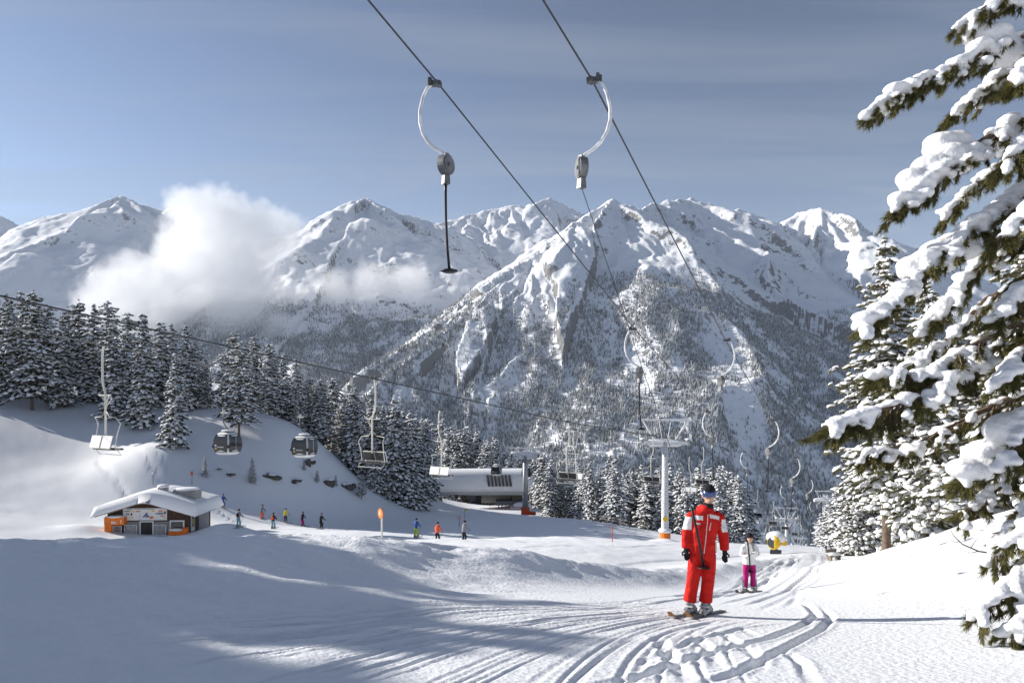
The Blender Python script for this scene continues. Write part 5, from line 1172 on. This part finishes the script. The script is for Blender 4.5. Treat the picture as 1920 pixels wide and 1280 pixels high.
# the skiers on the run by the hut and in front of the station
def small_skier(px, py, jm, tm, label, turn, lean=.0, dmin=60, pack=None):
    b = ground_px(px, py, dmin); t = thing('person', label, 'person', b, turn, 'skiers on the run below the wood'); h = tr_rng.uniform(.96, 1.03)
    def T(p): return Vector((p[0] * h + lean * p[2] * .15, p[1] * h, p[2] * h))
    def tt_(pts, r_): return [T(p) for p in pts], r_
    body_part('body', [tt_([(0, .05, .85), (0, -.02, 1.2), (0, -.06, 1.42), (0, -.1, 1.55)], [(.12, .09), (.13, .1), (.07, .06), (.05, .03)]), tt_([(-.1, .04, .85), (-.13, -.08, .5), (-.13, .02, .1)], [.07, .055, .045]), tt_([(.1, .04, .85), (.13, -.08, .5), (.13, .02, .1)], [.07, .055, .045])], .03, M['skin'], t, None, 1,
              ells=[(T((0, -.1, 1.6)), (.08, .095, .11)), (T((0, -.2, 1.6)), (.014, .02, .02))])
    body_part('helmet', [], .025, M['black_cloth'], t, None, 1, ells=[(T((0, -.08, 1.66)), (.11, .125, .10))])
    q = MB(); q.box(T((0, -.19, 1.62)), (.15, .04, .06)); q.build('goggles', M['goggle'], t)
    body_part('jacket', [tt_([(0, .05, .84), (0, .02, 1.05), (0, -.03, 1.3), (0, -.06, 1.42), (0, -.08, 1.5)], [(.18, .14), (.175, .14), (.2, .14), (.15, .11), (.08, .08)]), tt_([(-.14, -.05, 1.38), (-.27, -.08, 1.15), (-.27, -.3, 1.02)], [.075, .065, .055]), tt_([(.14, -.05, 1.38), (.27, -.08, 1.15), (.27, -.3, 1.02)], [.075, .065, .055])], .026, jm, t, None, 2)
    body_part('trousers', [tt_([(0, .05, .9), (0, .05, .8)], [(.16, .13), (.16, .13)]), tt_([(-.09, .05, .84), (-.13, -.08, .5), (-.135, .03, .12)], [.105, .085, .085]), tt_([(.09, .05, .84), (.13, -.08, .5), (.135, .03, .12)], [.105, .085, .085])], .026, tm, t, None, 2)
    for s_ in (-1, 1):
        q = MB(); q.ell(T((.27 * s_, -.34, 1.0)), (.05, .06, .05)); q.tube([T((.29 * s_, -.35, 1.0)), T((.36 * s_, .25, .25))], .010, 5); q.build('pole_hand', M['black_cloth'], t)
        q = MB(); q.box((.135 * s_, -.05, .13), (.11, .3, .24)); q.build('boot', M['boot'], t)
        q = MB(); q.box((.135 * s_, -.1, .012), (.085, 1.55, .022)); q.box((.135 * s_, -.92, .05), (.08, .16, .018), rx=-.4); q.build('ski', M['ski_top'], t)
    if pack: q = MB(); q.ell(T((0, .14, 1.2)), (.15, .1, .22)); q.build('backpack', pack, t, True)
C_ = lambda n_: M[n_ + '_cloth']
small_skier(418, 952, M['blue'], C_('navy'), 'skier in a blue suit coming down behind the hut', .9)
small_skier(447, 989, C_('grey'), C_('sky'), 'skier in grey jacket, pale blue trousers and backpack beside the hut', 2.9, 0, 60, C_('black'))
small_skier(491, 973, C_('grey'), C_('coral'), 'skier in grey jacket and coral red trousers leaning forward', 1.2)
small_skier(512, 991, C_('black'), C_('sky'), 'skier in black and red jacket with teal trousers seen from behind', 3.0, 0, 60, C_('coral'))
small_skier(535, 980, C_('yellow'), C_('purple'), 'skier in a bright yellow jacket and dark purple trousers', 1.0)
small_skier(567, 986, C_('black'), C_('pink'), 'skier in black jacket and pink trousers reaching a pole forward', 1.3)
small_skier(602, 992, C_('black'), C_('black'), 'skier dressed all in black gliding to the right', 1.1)
small_skier(780, 1008, M['blue'], C_('lime'), 'skier in blue jacket and lime green trousers on the shaded run', 2.8, 0, 60)
small_skier(820, 1018, C_('coral'), C_('black'), 'skier in bright coral jacket and black trousers on the shaded run', 2.7, 0, 60)
small_skier(870, 1024, C_('grey'), C_('black'), 'skier in grey jacket and black trousers striding on the shaded run', 2.4, 0, 60)
small_skier(985, 950, C_('navy'), C_('black'), 'skier in dark clothes walking in front of the station gates', 2.9, 0, 100)
small_skier(926, 946, M['blue'], C_('lime'), 'skier in blue and lime queueing under the station hood', 3.0, 0, 120)
small_skier(936, 945, C_('black'), C_('black'), 'skier in black queueing under the station hood', 2.0, 0, 120)

# ---------------------------------------------------------------- cloud hanging in the valley
BLOBS = [(345,385,4300,34),(385,415,4300,52),(420,455,4300,70),(360,465,4250,55),(480,455,4300,58),(522,435,4350,38),(440,530,4200,72),(365,535,4150,62),(270,545,4150,58),(200,555,4150,42),
         (330,600,4050,52),(450,605,4050,52),(545,590,4400,46),(630,572,4600,50),(705,555,4650,50),(765,540,4650,38),(610,612,4500,38),(690,592,4600,42),(530,625,3900,34),(735,575,4650,38),(655,602,4600,36),(250,600,4000,40),(180,575,4050,34)]
lo = Vector((1e9,) * 3); hi = Vector((-1e9,) * 3); cen = []
for px, py, d, r_ in BLOBS:
    c = W(px, py, d); r = r_ / F * d * 1.25; cen.append((c, r))
    for i in range(3): lo[i] = min(lo[i], c[i] - r * 1.25); hi[i] = max(hi[i], c[i] + r * 1.25)
vm = bpy.data.materials.new('cloud'); vm.use_nodes = True; n, l = vm.node_tree.nodes, vm.node_tree.links; n.remove(n['Principled BSDF'])
pv = n.new('ShaderNodeVolumePrincipled'); pv.inputs['Color'].default_value = (1, 1, 1, 1); pv.inputs['Anisotropy'].default_value = .0
l.new(pv.outputs[0], n['Material Output'].inputs['Volume']); ge = n.new('ShaderNodeNewGeometry'); acc = None
wn_ = n.new('ShaderNodeTexNoise'); wn_.inputs['Scale'].default_value = 1 / 420.0; wn_.inputs['Detail'].default_value = 2; l.new(ge.outputs['Position'], wn_.inputs['Vector'])
ws = n.new('ShaderNodeVectorMath'); ws.operation = 'SCALE'; ws.inputs['Scale'].default_value = 170; l.new(wn_.outputs['Color'], ws.inputs[0])
wa = n.new('ShaderNodeVectorMath'); wa.operation = 'ADD'; l.new(ge.outputs['Position'], wa.inputs[0]); l.new(ws.outputs[0], wa.inputs[1])
for c, r in cen:
    ds = n.new('ShaderNodeVectorMath'); ds.operation = 'DISTANCE'; l.new(wa.outputs[0], ds.inputs[0]); ds.inputs[1].default_value = c + Vector((85, 85, 85))
    mr = n.new('ShaderNodeMath'); mr.operation = 'MULTIPLY_ADD'; l.new(ds.outputs['Value'], mr.inputs[0]); mr.inputs[1].default_value = -1 / r; mr.inputs[2].default_value = 1.0
    if acc is None: acc = mr
    else:
        mx = n.new('ShaderNodeMath'); mx.operation = 'MAXIMUM'; l.new(acc.outputs[0], mx.inputs[0]); l.new(mr.outputs[0], mx.inputs[1]); acc = mx
no = n.new('ShaderNodeTexNoise'); no.inputs['Scale'].default_value = 1 / 85.0; no.inputs['Detail'].default_value = 6; no.inputs['Roughness'].default_value = .65; l.new(ge.outputs['Position'], no.inputs['Vector'])
ns = n.new('ShaderNodeMath'); ns.operation = 'MULTIPLY_ADD'; l.new(no.outputs['Fac'], ns.inputs[0]); ns.inputs[1].default_value = 1.5; l.new(acc.outputs[0], ns.inputs[2])
rm_ = n.new('ShaderNodeMapRange'); l.new(ns.outputs[0], rm_.inputs['Value']); rm_.inputs['From Min'].default_value = .66; rm_.inputs['From Max'].default_value = 1.12; rm_.inputs['To Max'].default_value = .0075
l.new(rm_.outputs[0], pv.inputs['Density'])
vm.cycles.volume_step_rate = .22
q = MB(); q.box((0, 0, 0), hi - lo); cl = q.build('cloud', vm, None, loc=(lo + hi) / 2)
tag(cl, 'white billowing cloud rising from the valley in front of the peaks', 'cloud', kind='stuff')

# ---------------------------------------------------------------- the air of the valley
hm = bpy.data.materials.new('haze'); hm.use_nodes = True; n, l = hm.node_tree.nodes, hm.node_tree.links; n.remove(n['Principled BSDF'])
pv = n.new('ShaderNodeVolumePrincipled'); pv.inputs['Color'].default_value = (.80, .88, 1.0, 1); pv.inputs['Density'].default_value = 1.9e-5; pv.inputs['Anisotropy'].default_value = .0
l.new(pv.outputs[0], n['Material Output'].inputs['Volume'])
q = MB(); q.box((0, 0, 0), (24000, 12500, 4000)); air = q.build('haze', hm, None, loc=(0, 5500, 350)); tag(air, 'thin blue haze filling the air of the valley', 'haze', kind='stuff')
